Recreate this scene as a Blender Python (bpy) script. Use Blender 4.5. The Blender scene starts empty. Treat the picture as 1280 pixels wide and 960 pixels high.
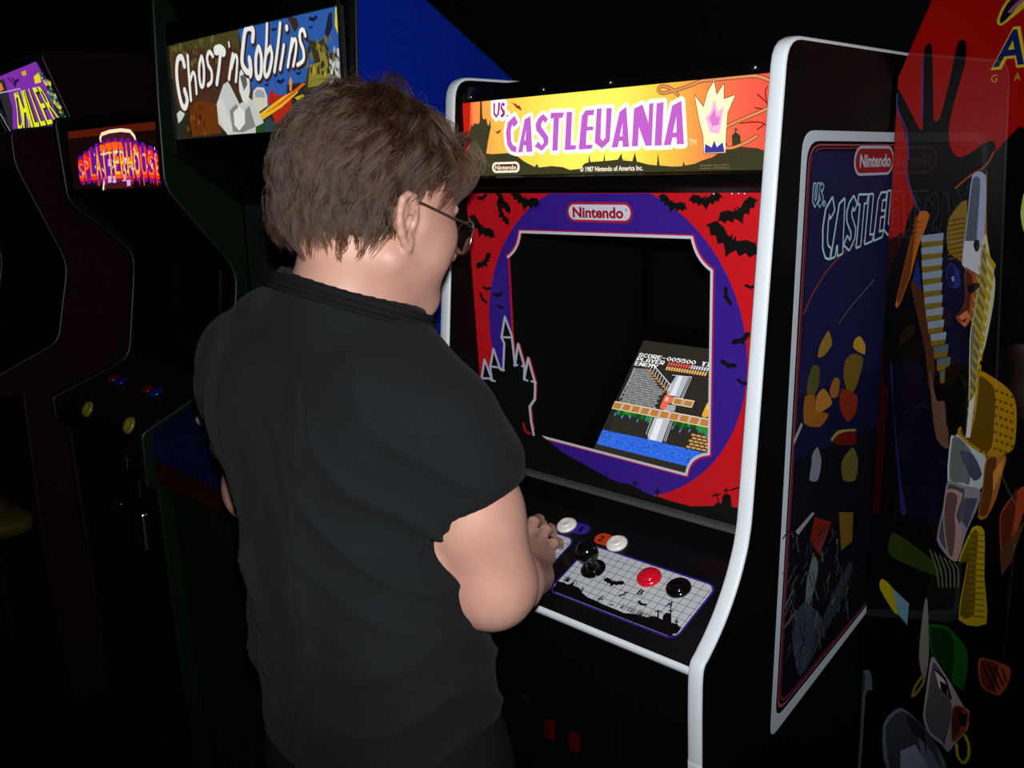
import bpy, bmesh, math, random
import numpy as np
from mathutils import Vector, Matrix, Euler
from mathutils.geometry import tessellate_polygon

scene = bpy.context.scene
COL = scene.collection
random.seed(7)

# ------------------------------------------------------------------ camera
CAM_POS = Vector((0.9441, -0.9283, 1.5496))
CAM_R = Vector((0.70311, 0.71071, -0.02281))
CAM_U = Vector((-0.13563, 0.16553, 0.97683))
CAM_F = Vector((-0.69803, 0.68373, -0.21278))
cam_data = bpy.data.cameras.new('camera')
cam = bpy.data.objects.new('camera', cam_data)
COL.objects.link(cam)
m = Matrix((CAM_R, CAM_U, -CAM_F)).transposed().to_4x4()
m.translation = CAM_POS
cam.matrix_world = m
cam_data.sensor_width = 36.0
cam_data.lens = 36.0 * 1212.47 / 1280.0
cam_data.clip_start = 0.05
scene.camera = cam

# ------------------------------------------------------------------ world, flash, exposure
world = bpy.data.worlds.new('arcade_dark')
scene.world = world
world.use_nodes = True
bg = world.node_tree.nodes['Background']
bg.inputs[0].default_value = (0.10, 0.13, 0.2, 1)
bg.inputs[1].default_value = 0.0
FLASH_POWER = 84.0
fl = bpy.data.lights.new('camera_flash', 'SPOT')      # the on-camera flash that lit the photograph
fl.energy = FLASH_POWER
fl.color = (0.97, 0.985, 1.0)
fl.shadow_soft_size = 0.012
fl.spot_size = math.radians(82)
fl.spot_blend = 0.75
flash = bpy.data.objects.new('camera_flash', fl)
COL.objects.link(flash)
fm = (CAM_F + 0.0 * CAM_R + 0.10 * CAM_U).to_track_quat('-Z', 'Y').to_matrix().to_4x4()
fm.translation = CAM_POS + CAM_U * 0.055 + CAM_R * 0.004
flash.matrix_world = fm

vs = scene.view_settings
vs.view_transform = 'Standard'
vs.look = 'None'
vs.exposure = 0.0
vs.gamma = 1.0
vs.use_curve_mapping = False

# ------------------------------------------------------------------ helpers: materials
def lin(c):
    c = c / 255.0
    return c / 12.92 if c <= 0.04045 else ((c + 0.055) / 1.055) ** 2.4

def hexlin(h):
    return tuple(lin(int(h[i:i + 2], 16)) for i in (0, 2, 4))

_mats = {}
def pmat(name, rgb, rough=0.5, spec=0.5, metal=0.0, emit=None, strength=0.0, grain=0.0, grain_scale=60.0, bump=0.0, coat=0.0, trans=0.0, sub=0.0):
    """Principled material with a fine procedural grain in colour and relief."""
    if name in _mats:
        return _mats[name]
    mt = bpy.data.materials.new(name)
    mt.use_nodes = True
    nt = mt.node_tree
    b = nt.nodes['Principled BSDF']
    b.inputs['Base Color'].default_value = (*rgb, 1)
    b.inputs['Roughness'].default_value = rough
    b.inputs['Specular IOR Level'].default_value = spec
    b.inputs['Metallic'].default_value = metal
    b.inputs['Coat Weight'].default_value = coat
    b.inputs['Transmission Weight'].default_value = trans
    if emit:
        b.inputs['Emission Color'].default_value = (*emit, 1)
        b.inputs['Emission Strength'].default_value = strength
    if sub:
        b.inputs['Subsurface Weight'].default_value = sub
        b.inputs['Subsurface Radius'].default_value = (0.010, 0.004, 0.002)
        b.inputs['Subsurface Scale'].default_value = 1.0
    if grain or bump:
        tc = nt.nodes.new('ShaderNodeTexCoord')
        nz = nt.nodes.new('ShaderNodeTexNoise')
        nz.inputs['Scale'].default_value = grain_scale
        nz.inputs['Detail'].default_value = 4.0
        nt.links.new(tc.outputs['Object'], nz.inputs['Vector'])
        if grain:
            mx = nt.nodes.new('ShaderNodeMix')
            mx.data_type = 'RGBA'
            mx.inputs[6].default_value = tuple(max(0, c * (1 - grain)) for c in rgb) + (1,)
            mx.inputs[7].default_value = tuple(min(1, c * (1 + grain)) for c in rgb) + (1,)
            nt.links.new(nz.outputs['Fac'], mx.inputs[0])
            nt.links.new(mx.outputs[2], b.inputs['Base Color'])
        if bump:
            bp = nt.nodes.new('ShaderNodeBump')
            bp.inputs['Strength'].default_value = bump
            bp.inputs['Distance'].default_value = 0.002
            nt.links.new(nz.outputs['Fac'], bp.inputs['Height'])
            nt.links.new(bp.outputs['Normal'], b.inputs['Normal'])
    _mats[name] = mt
    return mt

def ink(h, rough=0.35, gain=1.15, emit=0.0, spec=0.4):
    """Printing ink of the given colour; emit > 0 for backlit film and screens."""
    rgb = hexlin(h)
    if emit:
        return pmat('backlit_%s_%d' % (h, emit * 100), tuple(c * 0.15 for c in rgb), 0.4, 0.0, emit=rgb, strength=emit)
    return pmat('ink_%s_%d_%d' % (h, rough * 100, gain * 100), tuple(min(0.9, c * gain) for c in rgb), rough, spec)

# ------------------------------------------------------------------ helpers: objects
def link(name, me, mats, parent=None, smooth=False):
    o = bpy.data.objects.new(name, me)
    COL.objects.link(o)
    for mt in (mats if isinstance(mats, (list, tuple)) else [mats]):
        me.materials.append(mt)
    if smooth:
        me.polygons.foreach_set('use_smooth', [True] * len(me.polygons))
    if parent is not None:
        o.parent = parent
    return o

def empty(name, loc, label, cat, group=None):
    o = bpy.data.objects.new(name, None)
    COL.objects.link(o)
    o.location = loc
    o.empty_display_size = 0.1
    o['label'] = label
    o['category'] = cat
    if group:
        o['group'] = group
    bpy.context.view_layer.update()
    return o

def put(name, bm, mats, parent=None, smooth=False, label=None):
    """bmesh in world coordinates -> object; a child of an Empty keeps its place."""
    bmesh.ops.recalc_face_normals(bm, faces=bm.faces[:])
    me = bpy.data.meshes.new(name)
    bm.to_mesh(me)
    bm.free()
    o = link(name, me, mats, parent, smooth)
    if parent is not None:
        o.matrix_parent_inverse = world_of(parent).inverted()
    if label:
        o['label'] = label
    return o

def world_of(o):
    mw = o.matrix_basis.copy()
    if o.parent is not None:
        mw = world_of(o.parent) @ o.matrix_parent_inverse @ mw
    return mw

def struct(name, bm, mats):
    o = put(name, bm, mats)
    o['kind'] = 'structure'
    return o

def box(bm, lo, hi, bev=0.0, mi=0):
    r = bmesh.ops.create_cube(bm, size=1.0)
    vs_ = r['verts']
    for v in vs_:
        v.co = Vector([(lo[i] + hi[i]) / 2 + v.co[i] * (hi[i] - lo[i]) for i in range(3)])
    fs = set(f for v in vs_ for f in v.link_faces)
    for f in fs:
        f.material_index = mi
    if bev:
        es = list(set(e for v in vs_ for e in v.link_edges))
        bmesh.ops.bevel(bm, geom=es, offset=bev, segments=2, profile=0.5, affect='EDGES')

class Frame:
    """A plane in the world: origin, horizontal axis, vertical axis, and the normal that faces the viewer."""
    def __init__(self, o, ex, ey):
        self.o = Vector(o); self.ex = Vector(ex).normalized(); self.ey = Vector(ey).normalized()
        self.n = self.ex.cross(self.ey).normalized()
    def at(self, u, v, h=0.0):
        return self.o + self.ex * u + self.ey * v + self.n * h

def slab(bm, fr, pts, h0, h1, mi=0):
    """Extruded polygon on a frame between heights h0 and h1."""
    a = [bm.verts.new(fr.at(u, v, h0)) for u, v in pts]
    b = [bm.verts.new(fr.at(u, v, h1)) for u, v in pts]
    n = len(pts)
    fs = [bm.faces.new(b), bm.faces.new(a[::-1])]
    for i in range(n):
        fs.append(bm.faces.new((a[i], a[(i + 1) % n], b[(i + 1) % n], b[i])))
    for f in fs:
        f.material_index = mi

def rrect(u0, v0, u1, v1, r, k=6):
    out = []
    for cx, cy, a0 in ((u1 - r, v1 - r, 0), (u0 + r, v1 - r, 90), (u0 + r, v0 + r, 180), (u1 - r, v0 + r, 270)):
        for i in range(k + 1):
            a = math.radians(a0 + 90.0 * i / k)
            out.append((cx + r * math.cos(a), cy + r * math.sin(a)))
    return out

def lathe(bm, origin, axis, prof, seg=24, mi=0):
    """Revolve (radius, height) pairs about an axis through origin."""
    ax = Vector(axis).normalized()
    t = ax.orthogonal().normalized(); s = ax.cross(t)
    rings = []
    for r, h in prof:
        if r < 1e-6:
            rings.append([bm.verts.new(Vector(origin) + ax * h)])
        else:
            rings.append([bm.verts.new(Vector(origin) + ax * h + (t * math.cos(2 * math.pi * i / seg) + s * math.sin(2 * math.pi * i / seg)) * r) for i in range(seg)])
    for a, b in zip(rings[:-1], rings[1:]):
        for i in range(seg):
            j = (i + 1) % seg
            if len(a) == 1 and len(b) == 1: continue
            if len(a) == 1: f = bm.faces.new((a[0], b[j], b[i]))
            elif len(b) == 1: f = bm.faces.new((a[i], a[j], b[0]))
            else: f = bm.faces.new((a[i], a[j], b[j], b[i]))
            f.material_index = mi

def tube(bm, pts, rad, seg=8, closed=False):
    pts = [Vector(p) for p in pts]
    n = len(pts); rings = []
    up = Vector((0, 0, 1)); prev = None
    for i, p in enumerate(pts):
        a = pts[i - 1] if (i > 0 or closed) else p
        b = pts[(i + 1) % n] if (i < n - 1 or closed) else p
        d = (b - a).normalized()
        if prev is None:
            t = d.orthogonal().normalized()
        else:
            t = (prev - d * prev.dot(d)).normalized()
        prev = t
        s = d.cross(t)
        r = rad[i] if isinstance(rad, (list, tuple)) else rad
        rings.append([bm.verts.new(p + (t * math.cos(2 * math.pi * k / seg) + s * math.sin(2 * math.pi * k / seg)) * r) for k in range(seg)])
    prs = list(zip(rings[:-1], rings[1:])) + ([(rings[-1], rings[0])] if closed else [])
    for a, b in prs:
        for k in range(seg):
            bm.faces.new((a[k], a[(k + 1) % seg], b[(k + 1) % seg], b[k]))
    if not closed:
        bm.faces.new(rings[0][::-1]); bm.faces.new(rings[-1])

# ------------------------------------------------------------------ helpers: flat print
class Print:
    """Flat print on a frame: each colour an ink, overprinted colours a hair's breadth above the ones below."""
    def __init__(self, fr, base=0.0004, step=0.00012, rough=0.35, gain=1.15, emit=0.0, spec=0.4):
        self.fr, self.base, self.step = fr, base, step
        self.opt = (rough, gain, emit, spec)
        self.n_ly = {}
        self.v = []; self.f = []; self.mi = []; self.mats = []; self.idx = {}
    def m(self, col):
        if col not in self.idx:
            self.idx[col] = len(self.mats)
            self.mats.append(col if not isinstance(col, str) else ink(col, *self.opt))
        return self.idx[col]
    def tris(self, ly, col, vs_, fs):
        k = len(self.v); self.n_ly[ly] = self.n_ly.get(ly, 0) + 1
        h = self.base + self.step * (ly + min(0.9, self.n_ly[ly] * 4e-7 / self.step)); c = self.m(col)      # overprints never coincide
        self.v += [self.fr.at(u, v, h) for u, v in vs_]
        for f in fs:
            self.f.append([k + i for i in f]); self.mi.append(c)
    def poly(self, ly, col, pts, holes=()):
        loops = [[Vector((u, v, 0)) for u, v in lp] for lp in [pts, *holes]]
        flat = [(q.x, q.y) for lp in loops for q in lp]
        self.tris(ly, col, flat, tessellate_polygon(loops))
    def disc(self, ly, col, u, v, r, k=20, ry=None):
        self.poly(ly, col, [(u + r * math.cos(2 * math.pi * i / k), v + (ry or r) * math.sin(2 * math.pi * i / k)) for i in range(k)])
    def line(self, ly, col, pts, w, closed=False, caps=True):
        n = len(pts)
        for i in range(n if closed else n - 1):
            (x0, y0), (x1, y1) = pts[i], pts[(i + 1) % n]
            l = math.hypot(x1 - x0, y1 - y0)
            if l < 1e-7: continue
            nx, ny = -(y1 - y0) / l * w / 2, (x1 - x0) / l * w / 2
            self.tris(ly, col, [(x0 + nx, y0 + ny), (x0 - nx, y0 - ny), (x1 - nx, y1 - ny), (x1 + nx, y1 + ny)], [(0, 1, 2, 3)])
        if caps:
            for x, y in pts:
                self.disc(ly, col, x, y, w / 2, 10)
    def rect(self, ly, col, u0, v0, u1, v1):
        self.tris(ly, col, [(u0, v0), (u1, v0), (u1, v1), (u0, v1)], [(0, 1, 2, 3)])
    def text(self, ly, col, s, u, v, height, width=None, bold=0.0, slant=0.0, rot=0.0):
        vs_, fs = glyphs(s, bold)
        x1 = max(p[0] for p in vs_); y1 = 0.7
        ky = height / y1; kx = width / x1 if width else ky
        ca, sa = math.cos(rot), math.sin(rot)
        q = [(p[0] * kx + p[1] * ky * slant, p[1] * ky) for p in vs_]
        self.tris(ly, col, [(u + a * ca - b * sa, v + a * sa + b * ca) for a, b in q], fs)
    def warp_text(self, ly, col, s, quad, bold=0.0, grow=0.0, dx=0.0, dy=0.0, flare=1.7):
        """Letters stretched into a quad (top-left, top-right, bottom-right, bottom-left) that flares towards its foot."""
        ws = [{'I': 0.42, 'L': 0.85, 'E': 0.95}.get(ch_, 1.12) for ch_ in s]; tot = sum(ws)
        for i, ch_ in enumerate(s):
            vs_, fs = glyphs(ch_, bold); st = sum(ws[:i]) / tot; wd = ws[i] / tot
            x1 = max(p[0] for p in vs_); y0 = min(p[1] for p in vs_); y1 = max(p[1] for p in vs_)
            out = []
            for x, y in vs_:
                a = st + wd * (0.04 - grow + (0.92 + 2 * grow) * x / x1); t = 1 - (y - y0) / (y1 - y0); f = t ** flare
                top = [quad[0][k] + (quad[1][k] - quad[0][k]) * a for k in (0, 1)]; bot = [quad[3][k] + (quad[2][k] - quad[3][k]) * a for k in (0, 1)]
                out.append((top[0] + (bot[0] - top[0]) * f + dx, top[1] + (bot[1] - top[1]) * t + dy))
            self.tris(ly, col, out, fs)
    def bat(self, ly, col, u, v, w, rot):
        half = [(0, .06), (.03, .16), (.06, .09), (.10, .10), (.2, .17), (.36, .2), (.5, .06), (.42, .05), (.36, -.04), (.28, -.0), (.2, -.1), (.12, -.04), (.05, -.12), (0, -.22)]
        pts = half + [(-x, y) for x, y in half[-2:0:-1]]
        a = math.radians(rot); ca, sa = math.cos(a), math.sin(a)
        self.poly(ly, col, [(u + w * (x * ca - y * sa), v + w * (x * sa + y * ca)) for x, y in pts])
    def traced(self, key):
        for ly, col, q in PRINT.get(key, ()):
            self.poly(ly, col, pairs(q))
        for ly, col, q, w in STROKES.get(key, ()):
            self.line(ly, col, smooth(pairs(q)), w * 1e-4)
    def done(self, name, parent, label=None):
        me = bpy.data.meshes.new(name)
        me.from_pydata([tuple(p) for p in self.v], [], self.f)
        o = link(name, me, self.mats, parent)
        me.polygons.foreach_set('material_index', self.mi)
        o.matrix_parent_inverse = world_of(parent).inverted()
        if label: o['label'] = label
        return o

def pairs(q):
    return [(q[i] * 1e-4, q[i + 1] * 1e-4) for i in range(0, len(q), 2)]

def smooth(p, k=3):
    if len(p) < 3: return p
    out = []
    for i in range(len(p) - 1):
        a, b, c, d = p[max(0, i - 1)], p[i], p[i + 1], p[min(len(p) - 1, i + 2)]
        for j in range(k):
            t = j / k
            out.append(tuple(0.5 * (2 * b[x] + (c[x] - a[x]) * t + (2 * a[x] - 5 * b[x] + 4 * c[x] - d[x]) * t * t + (3 * b[x] - a[x] - 3 * c[x] + d[x]) * t ** 3) for x in (0, 1)))
    return out + [p[-1]]

def rounded(p, k=3):
    """Closed outline with its corners eased, for hand-painted shapes."""
    n = len(p)
    if n < 5: return p
    out = []
    for i in range(n):
        a, b, c, d = p[i - 1], p[i], p[(i + 1) % n], p[(i + 2) % n]
        for j in range(k):
            t = j / k
            e = tuple(0.5 * (2 * b[x] + (c[x] - a[x]) * t + (2 * a[x] - 5 * b[x] + 4 * c[x] - d[x]) * t * t + (3 * b[x] - a[x] - 3 * c[x] + d[x]) * t ** 3) for x in (0, 1))
            f = tuple(b[x] + (c[x] - b[x]) * t for x in (0, 1))
            out.append((e[0] * .7 + f[0] * .3, e[1] * .7 + f[1] * .3))
    return out

_glyph = {}
def glyphs(s, bold):
    if (s, bold) in _glyph: return _glyph[(s, bold)]
    cu = bpy.data.curves.new('lettering', 'FONT')
    cu.body = s; cu.size = 1.0; cu.offset = bold; cu.resolution_u = 3
    o = bpy.data.objects.new('lettering', cu)
    COL.objects.link(o)
    dg = bpy.context.evaluated_depsgraph_get()
    me = bpy.data.meshes.new_from_object(o.evaluated_get(dg))
    vs_ = [(v.co.x, v.co.y) for v in me.vertices]
    x0 = min(v[0] for v in vs_)
    vs_ = [(x - x0, y) for x, y in vs_]
    fs = [tuple(f.vertices) for f in me.polygons]
    bpy.data.objects.remove(o); bpy.data.curves.remove(cu); bpy.data.meshes.remove(me)
    _glyph[(s, bold)] = (vs_, fs)
    return vs_, fs

# traced prints, tenths of a millimetre in the plane of each printed panel
PRINT={
'marquee':[
(6,'ffffff',[-1511,535,-1458,689,-1478,534]),
(6,'ffffff',[400,518,456,696,450,516]),
(6,'ffffff',[1323,528,1384,739,1384,526]),
(3,'3c3a24',[-2873,41,-2832,442,-2755,484,-2789,706,-2752,748,-2702,833,-2678,799,-2644,852,-2546,830,-2511,867,-2478,1187,-2439,1185,-2444,928,-2411,894,-2354,912,-2328,814,-2304,792,-2265,897,-2254,768,-2333,556,-2391,362,-2269,348,-1887,352,-1673,295,-1525,211,-1304,126,-1257,173,-1216,116,-939,131,-712,110,-574,67,-381,79,-270,157,-202,167,-185,287,-162,174,88,180,109,289,122,181,358,195,423,279,439,199,584,199,369,186,428,274,441,184,621,166,666,286,702,158,901,115,1048,98,1074,274,1096,97,1312,78,1477,78,1500,139,1523,88,1684,107,1774,142,1953,183,2040,226,2126,287,2212,297,2260,295,2253,452,2306,494,2380,447,2391,305,2508,292,2631,279,2754,237,2767,13,2764,-40,1546,-40,-2875,14]),
(3,'3c3a24',[2305,547,2320,546,2320,529,2347,528,2347,515,2320,516,2316,485,2299,486,2303,517,2282,518,2282,531,2305,530]),
(3,'3c3a24',[2114,458,2191,339,2173,330,2103,444]),
(3,'3c3a24',[2071,388,2178,446,2185,434,2078,373]),
(2,'c02010',[-2904,1182,-2709,1191,-2799,574,-2824,464,-2931,401]),
(4,'a01838',[-1780,1121,-1659,1092,-1631,1060,-1594,1068,-1557,1024,-1539,972,-1597,1010,-1662,1035,-1705,1085]),
(4,'b83020',[-2165,704,-2102,693,-2079,706,-2005,726,-2049,677,-2105,654]),
(2,'ff1a10',[-2900,1232,-1773,1240,-343,1225,624,1218,624,1205,-344,1210,-1774,1222,-2903,1204]),
(2,'ff1a10',[338,1225,1769,1228,2928,1222,2929,1211,1769,1212,337,1210]),
],
'bezel':[
(4,'0a0e0c',[-2756,1074,-2842,1296,-2860,1444,-2746,1813,-2609,1511,-2591,1464,-2614,1692,-2497,2031,-2362,1691,-2291,1684,-2219,2159,-2276,2264,-2162,2622,-2027,2321,-2009,2039,-1995,1802,-1887,2185,-1765,1800,-1796,1590,-1670,1969,-1542,1561,-1573,1271,-1705,1123,-1692,866,-1650,640,-1493,561,-1335,412,-1088,364,-768,268,-417,168,-422,88,-2370,-336,-2808,472]),
(4,'0a0e0c',[-468,216,-183,219,93,184,409,197,584,162,691,112,841,84,927,118,1301,90,1382,73,1703,143,1937,206,1995,272,2071,272,2091,398,2148,445,2223,438,2240,261,2351,270,2349,-4,-486,-99]),
(5,'8a1a10',[-1916,802,-1861,821,-1807,683,-1721,666,-1659,638,-1791,614,-1875,655]),
],
'monitor':[
(2,'787878',[-1750,1654,-1397,1689,-1092,1382,-833,1297,-930,1187,-915,946,-1671,935]),
(1,'26221e',[-1750,1654,-1817,1645,-1791,785,-1775,341,-1690,351]),
(3,'b0b4bc',[-751,1650,-488,1649,-488,1230,-767,1230,-814,1363]),
(4,'dce0e6',[-700,1648,-617,1645,-592,1243,-706,1240]),
(3,'a0a4ac',[-731,1049,-490,1060,-467,942,-700,915]),
(3,'b4b8c0',[-822,754,-484,771,-449,325,-745,325,-801,405]),
(4,'e0e4ea',[-754,752,-624,757,-582,328,-715,331]),
(2,'2f66d8',[-1800,320,-745,325,498,300,239,0,-1787,22]),
(4,'c08448',[-807,1207,-437,1223,-392,1092,-775,1072]),
],
'panel':[
(4,'060606',[155,536,282,573,380,563,450,643,468,584,607,576,678,524,831,476,975,473,1156,457,1296,455,1433,453,1499,436,1668,495,1887,516,1930,566,1996,580,2105,569,2068,642,2088,705,2158,712,2251,575,2342,586,2431,544,2431,451,2353,387,2244,366,232,433]),
],
'side':[
(4,'8a6a28',[3010,13283,3123,13076,2913,12952,2735,12953,2772,13100,2889,13210]),
(4,'4a4a20',[2668,12862,2800,12790,2795,12560,2681,12426,2477,12488,2487,12663,2594,12848]),
(4,'a06a24',[2956,12481,3217,12224,2883,12155,2725,12211,2758,12412]),
(4,'8a5218',[2430,12458,2706,12421,2725,12211,3124,12082,2876,11946,2436,12087]),
(4,'8a5a20',[3315,12578,3403,12510,3370,12303,3182,12310,3118,12427,3210,12569]),
(4,'b08a2a',[3950,13081,4127,12936,4127,12786,3770,12932,3785,13050]),
(4,'6a5418',[3750,12855,4106,12721,3920,12342,3702,12271,3508,12546,3538,12780]),
(4,'7a2410',[3469,12392,3965,12197,3938,11926,3690,11864,3442,12129]),
(4,'8a8a80',[2360,12115,2403,12068,2188,11830,2173,11910]),
(4,'8a7a30',[3215,11689,3422,11781,3934,11704,3985,11660,3482,11728,3282,11661]),
(4,'5a1008',[3282,11661,3482,11728,3939,11661,4019,11462,3501,11546]),
(4,'707880',[2703,11587,2850,11661,2976,11418,2894,11168,2657,11226,2691,11431]),
(4,'5a5424',[3584,11279,3907,11430,4108,11187,4054,10885,3671,10978]),
(4,'701c10',[2853,10631,3368,10416,3050,9988,2745,10300]),
(4,'6a5018',[3579,10508,4046,10382,4059,9914,3720,9860]),
(4,'5a6a6a',[2719,9795,2906,10032,3031,9807,2920,9468,2698,9206]),
(4,'303848',[2359,9216,2683,9399,3216,8946,3110,8520,2638,8241,2391,8794]),
(4,'4a4e52',[2128,9226,2448,9369,2472,9316,2138,9178]),
(4,'4a4e52',[2107,9524,2321,9723,2350,9688,2129,9480]),
(4,'8a8a90',[2323,10565,2777,10724,2848,10691,2407,10488]),
(4,'28303a',[3284,8999,3978,9587,4112,9427,3456,8743,3102,8600]),
(5,'40464e',[3978,8968,4018,8947,4080,8618,4040,8641]),
(5,'2a3038',[2616,8530,2643,8512,2589,8470,2562,8488]),
(5,'5a5a54',[3521,9879,3543,9865,3740,9549,3718,9563]),
(5,'14181c',[3136,10388,3179,10369,3007,10296,2964,10316]),
(5,'2a3038',[2390,10468,2424,10451,2256,10333,2223,10350]),
(5,'5a5a54',[2886,9383,2904,9369,2847,9112,2829,9126]),
(5,'14181c',[2440,9499,2465,9483,2468,9300,2443,9316]),
(5,'4a3c20',[3314,9519,3335,9505,3397,9272,3376,9287]),
(5,'40464e',[2821,9459,2852,9441,2693,9293,2662,9311]),
(5,'5a5a54',[2823,9174,2843,9159,2813,9060,2793,9074]),
(5,'14181c',[3851,9267,3897,9244,3785,9023,3739,9047]),
(5,'4a3c20',[2843,9809,2883,9789,2968,9569,2928,9589]),
(5,'40464e',[3148,10228,3185,10210,3034,10073,2997,10092]),
(5,'2a3038',[3822,9094,3856,9074,3622,8981,3589,9000]),
(5,'5a5a54',[2400,9370,2416,9357,2455,9197,2440,9210]),
(5,'14181c',[2378,9235,2415,9214,2395,9041,2357,9062]),
(5,'4a3c20',[3088,8708,3124,8687,3237,8460,3201,8482]),
(5,'40464e',[2394,9884,2413,9870,2279,9674,2259,9688]),
(5,'2a3038',[2979,9637,3002,9622,2924,9446,2901,9461]),
(5,'5a5a54',[2873,9616,2906,9598,3094,9276,3060,9295]),
(5,'14181c',[2339,9147,2363,9131,2444,8885,2420,8901]),
(5,'4a3c20',[2278,9419,2313,9399,2337,9297,2301,9317]),
(5,'2a3038',[2534,8634,2570,8613,2615,8420,2579,8442]),
(5,'14181c',[2156,10651,2187,10636,1993,10550,1963,10566]),
(5,'4a3c20',[3149,8996,3193,8973,3074,8858,3030,8882]),
(5,'40464e',[3382,10324,3406,10310,3408,10220,3383,10234]),
(5,'2a3038',[2932,8827,2969,8806,3059,8626,3022,8648]),
(5,'5a5a54',[3085,10046,3130,10025,3175,9853,3130,9874]),
(5,'14181c',[2230,10396,2246,10384,2333,10138,2316,10150]),
(5,'40464e',[3375,9621,3417,9600,3327,9466,3286,9487]),
(5,'2a3038',[2704,9871,2746,9850,2903,9532,2860,9554]),
(5,'5a5a54',[3552,10106,3594,10086,3581,10001,3539,10021]),
(5,'14181c',[3830,8820,3854,8804,3578,8644,3554,8660]),
(5,'4a3c20',[2700,10007,2725,9992,2592,9920,2567,9935]),
(5,'2a3038',[3910,9218,3957,9195,3954,8976,3907,9000]),
(5,'14181c',[2823,8598,2859,8576,2810,8487,2773,8509]),
(5,'4a3c20',[2814,8647,2836,8631,2606,8488,2585,8504]),
(5,'40464e',[2305,8898,2327,8883,2262,8770,2240,8786]),
(5,'2a3038',[2365,9706,2384,9692,2368,9581,2349,9595]),
(5,'4a3c20',[2265,9552,2304,9531,2429,9298,2389,9320]),
(5,'40464e',[3122,8805,3167,8781,3233,8458,3189,8483]),
(5,'2a3038',[3905,9139,3936,9121,3733,8990,3703,9008]),
(5,'5a5a54',[3779,8970,3804,8954,3664,8886,3640,8903]),
(5,'14181c',[2332,10167,2369,10149,2209,10081,2173,10100]),
(5,'4a3c20',[2885,9300,2902,9287,2704,9175,2687,9189]),
(5,'40464e',[2510,8551,2550,8528,2511,8453,2472,8477]),
(5,'2a3038',[3114,10377,3134,10364,3007,10148,2987,10162]),
(5,'5a5a54',[2768,9284,2800,9266,2802,9189,2770,9207]),
(5,'14181c',[2544,9710,2575,9692,2450,9649,2420,9666]),
(5,'4a3c20',[3015,8666,3050,8645,3006,8549,2971,8570]),
(5,'40464e',[2254,9947,2278,9933,2124,9790,2101,9805]),
(5,'2a3038',[3178,9536,3219,9516,3347,9207,3306,9229]),
(5,'5a5a54',[2856,10096,2886,10080,2804,9904,2775,9920]),
(5,'4a3c20',[3561,10026,3587,10011,3620,9724,3594,9740]),
(5,'40464e',[3485,9294,3506,9280,3485,9087,3465,9102]),
(5,'2a3038',[2784,9610,2809,9595,2824,9510,2800,9525]),
(5,'14181c',[3713,9658,3733,9644,3716,9488,3696,9502]),
(5,'4a3c20',[3582,9590,3614,9572,3632,9470,3600,9488]),
(5,'2a3038',[3456,10252,3485,10236,3322,10086,3294,10102]),
(5,'5a5a54',[2288,9578,2304,9565,2139,9370,2124,9383]),
(5,'2a3038',[3615,9927,3640,9912,3529,9692,3504,9707]),
(5,'14181c',[2848,10329,2883,10312,2794,10219,2760,10237]),
(5,'4a3c20',[3954,8970,3976,8955,4000,8814,3978,8829]),
(5,'40464e',[2288,9339,2304,9326,2252,9199,2236,9212]),
(5,'2a3038',[3033,9167,3064,9148,2738,9033,2708,9051]),
(5,'5a5a54',[3050,9120,3083,9101,3016,8864,2984,8883]),
(5,'14181c',[3114,8728,3151,8706,2986,8505,2950,8527]),
(5,'4a3c20',[3318,9568,3349,9550,3386,9284,3355,9302]),
(5,'2a3038',[3345,8995,3387,8973,3439,8795,3396,8819]),
(5,'5a5a54',[2671,9874,2687,9861,2547,9708,2530,9720]),
(5,'14181c',[2697,9093,2730,9073,2713,8898,2680,8918]),
(5,'14181c',[2726,9860,2768,9839,2690,9809,2648,9830]),
(5,'4a3c20',[2932,10215,2966,10197,2945,10115,2911,10132]),
(5,'40464e',[3714,9006,3736,8990,3761,8831,3739,8847]),
(5,'2a3038',[2676,10292,2703,10276,2666,10075,2639,10091]),
(5,'5a5a54',[2618,8812,2641,8796,2728,8608,2706,8624]),
(5,'14181c',[3361,8766,3400,8743,3302,8683,3262,8706]),
(5,'4a3c20',[2310,9680,2346,9661,2402,9562,2365,9582]),
(5,'40464e',[2622,8811,2644,8795,2418,8682,2396,8698]),
(5,'2a3038',[3363,8831,3395,8812,3248,8738,3217,8757]),
(5,'5a5a54',[3562,9168,3602,9147,3525,9065,3486,9087]),
(5,'14181c',[3029,8827,3068,8805,3081,8689,3042,8712]),
(5,'4a3c20',[3757,9590,3783,9574,3763,9297,3737,9314]),
(5,'2a3038',[3949,8918,3982,8898,3894,8794,3861,8813]),
(5,'5a5a54',[3985,9226,4009,9210,3965,9064,3941,9080]),
(5,'14181c',[2722,8844,2751,8826,2617,8617,2589,8635]),
(5,'2a3038',[3792,9219,3837,9196,3891,9063,3845,9086]),
(5,'4a3c20',[3595,9668,3635,9647,3696,9525,3655,9546]),
(5,'40464e',[2803,9307,2838,9287,2767,9200,2733,9220]),
(5,'14181c',[2524,9109,2561,9088,2715,8749,2678,8771]),
(5,'4a3c20',[3805,9231,3840,9212,3846,9063,3811,9083]),
(5,'40464e',[2194,10138,2209,10126,2014,10034,1999,10046]),
(5,'2a3038',[2754,10268,2782,10253,2797,10091,2769,10107]),
(5,'14181c',[2514,10567,2553,10549,2624,10371,2584,10390]),
(5,'4a3c20',[2321,10499,2359,10481,2460,10212,2421,10231]),
(5,'2a3038',[3562,10203,3578,10191,3450,10142,3434,10154]),
(5,'14181c',[3086,10115,3128,10095,3186,9983,3144,10003]),
(5,'4a3c20',[3256,8837,3302,8813,3340,8588,3294,8613]),
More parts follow.
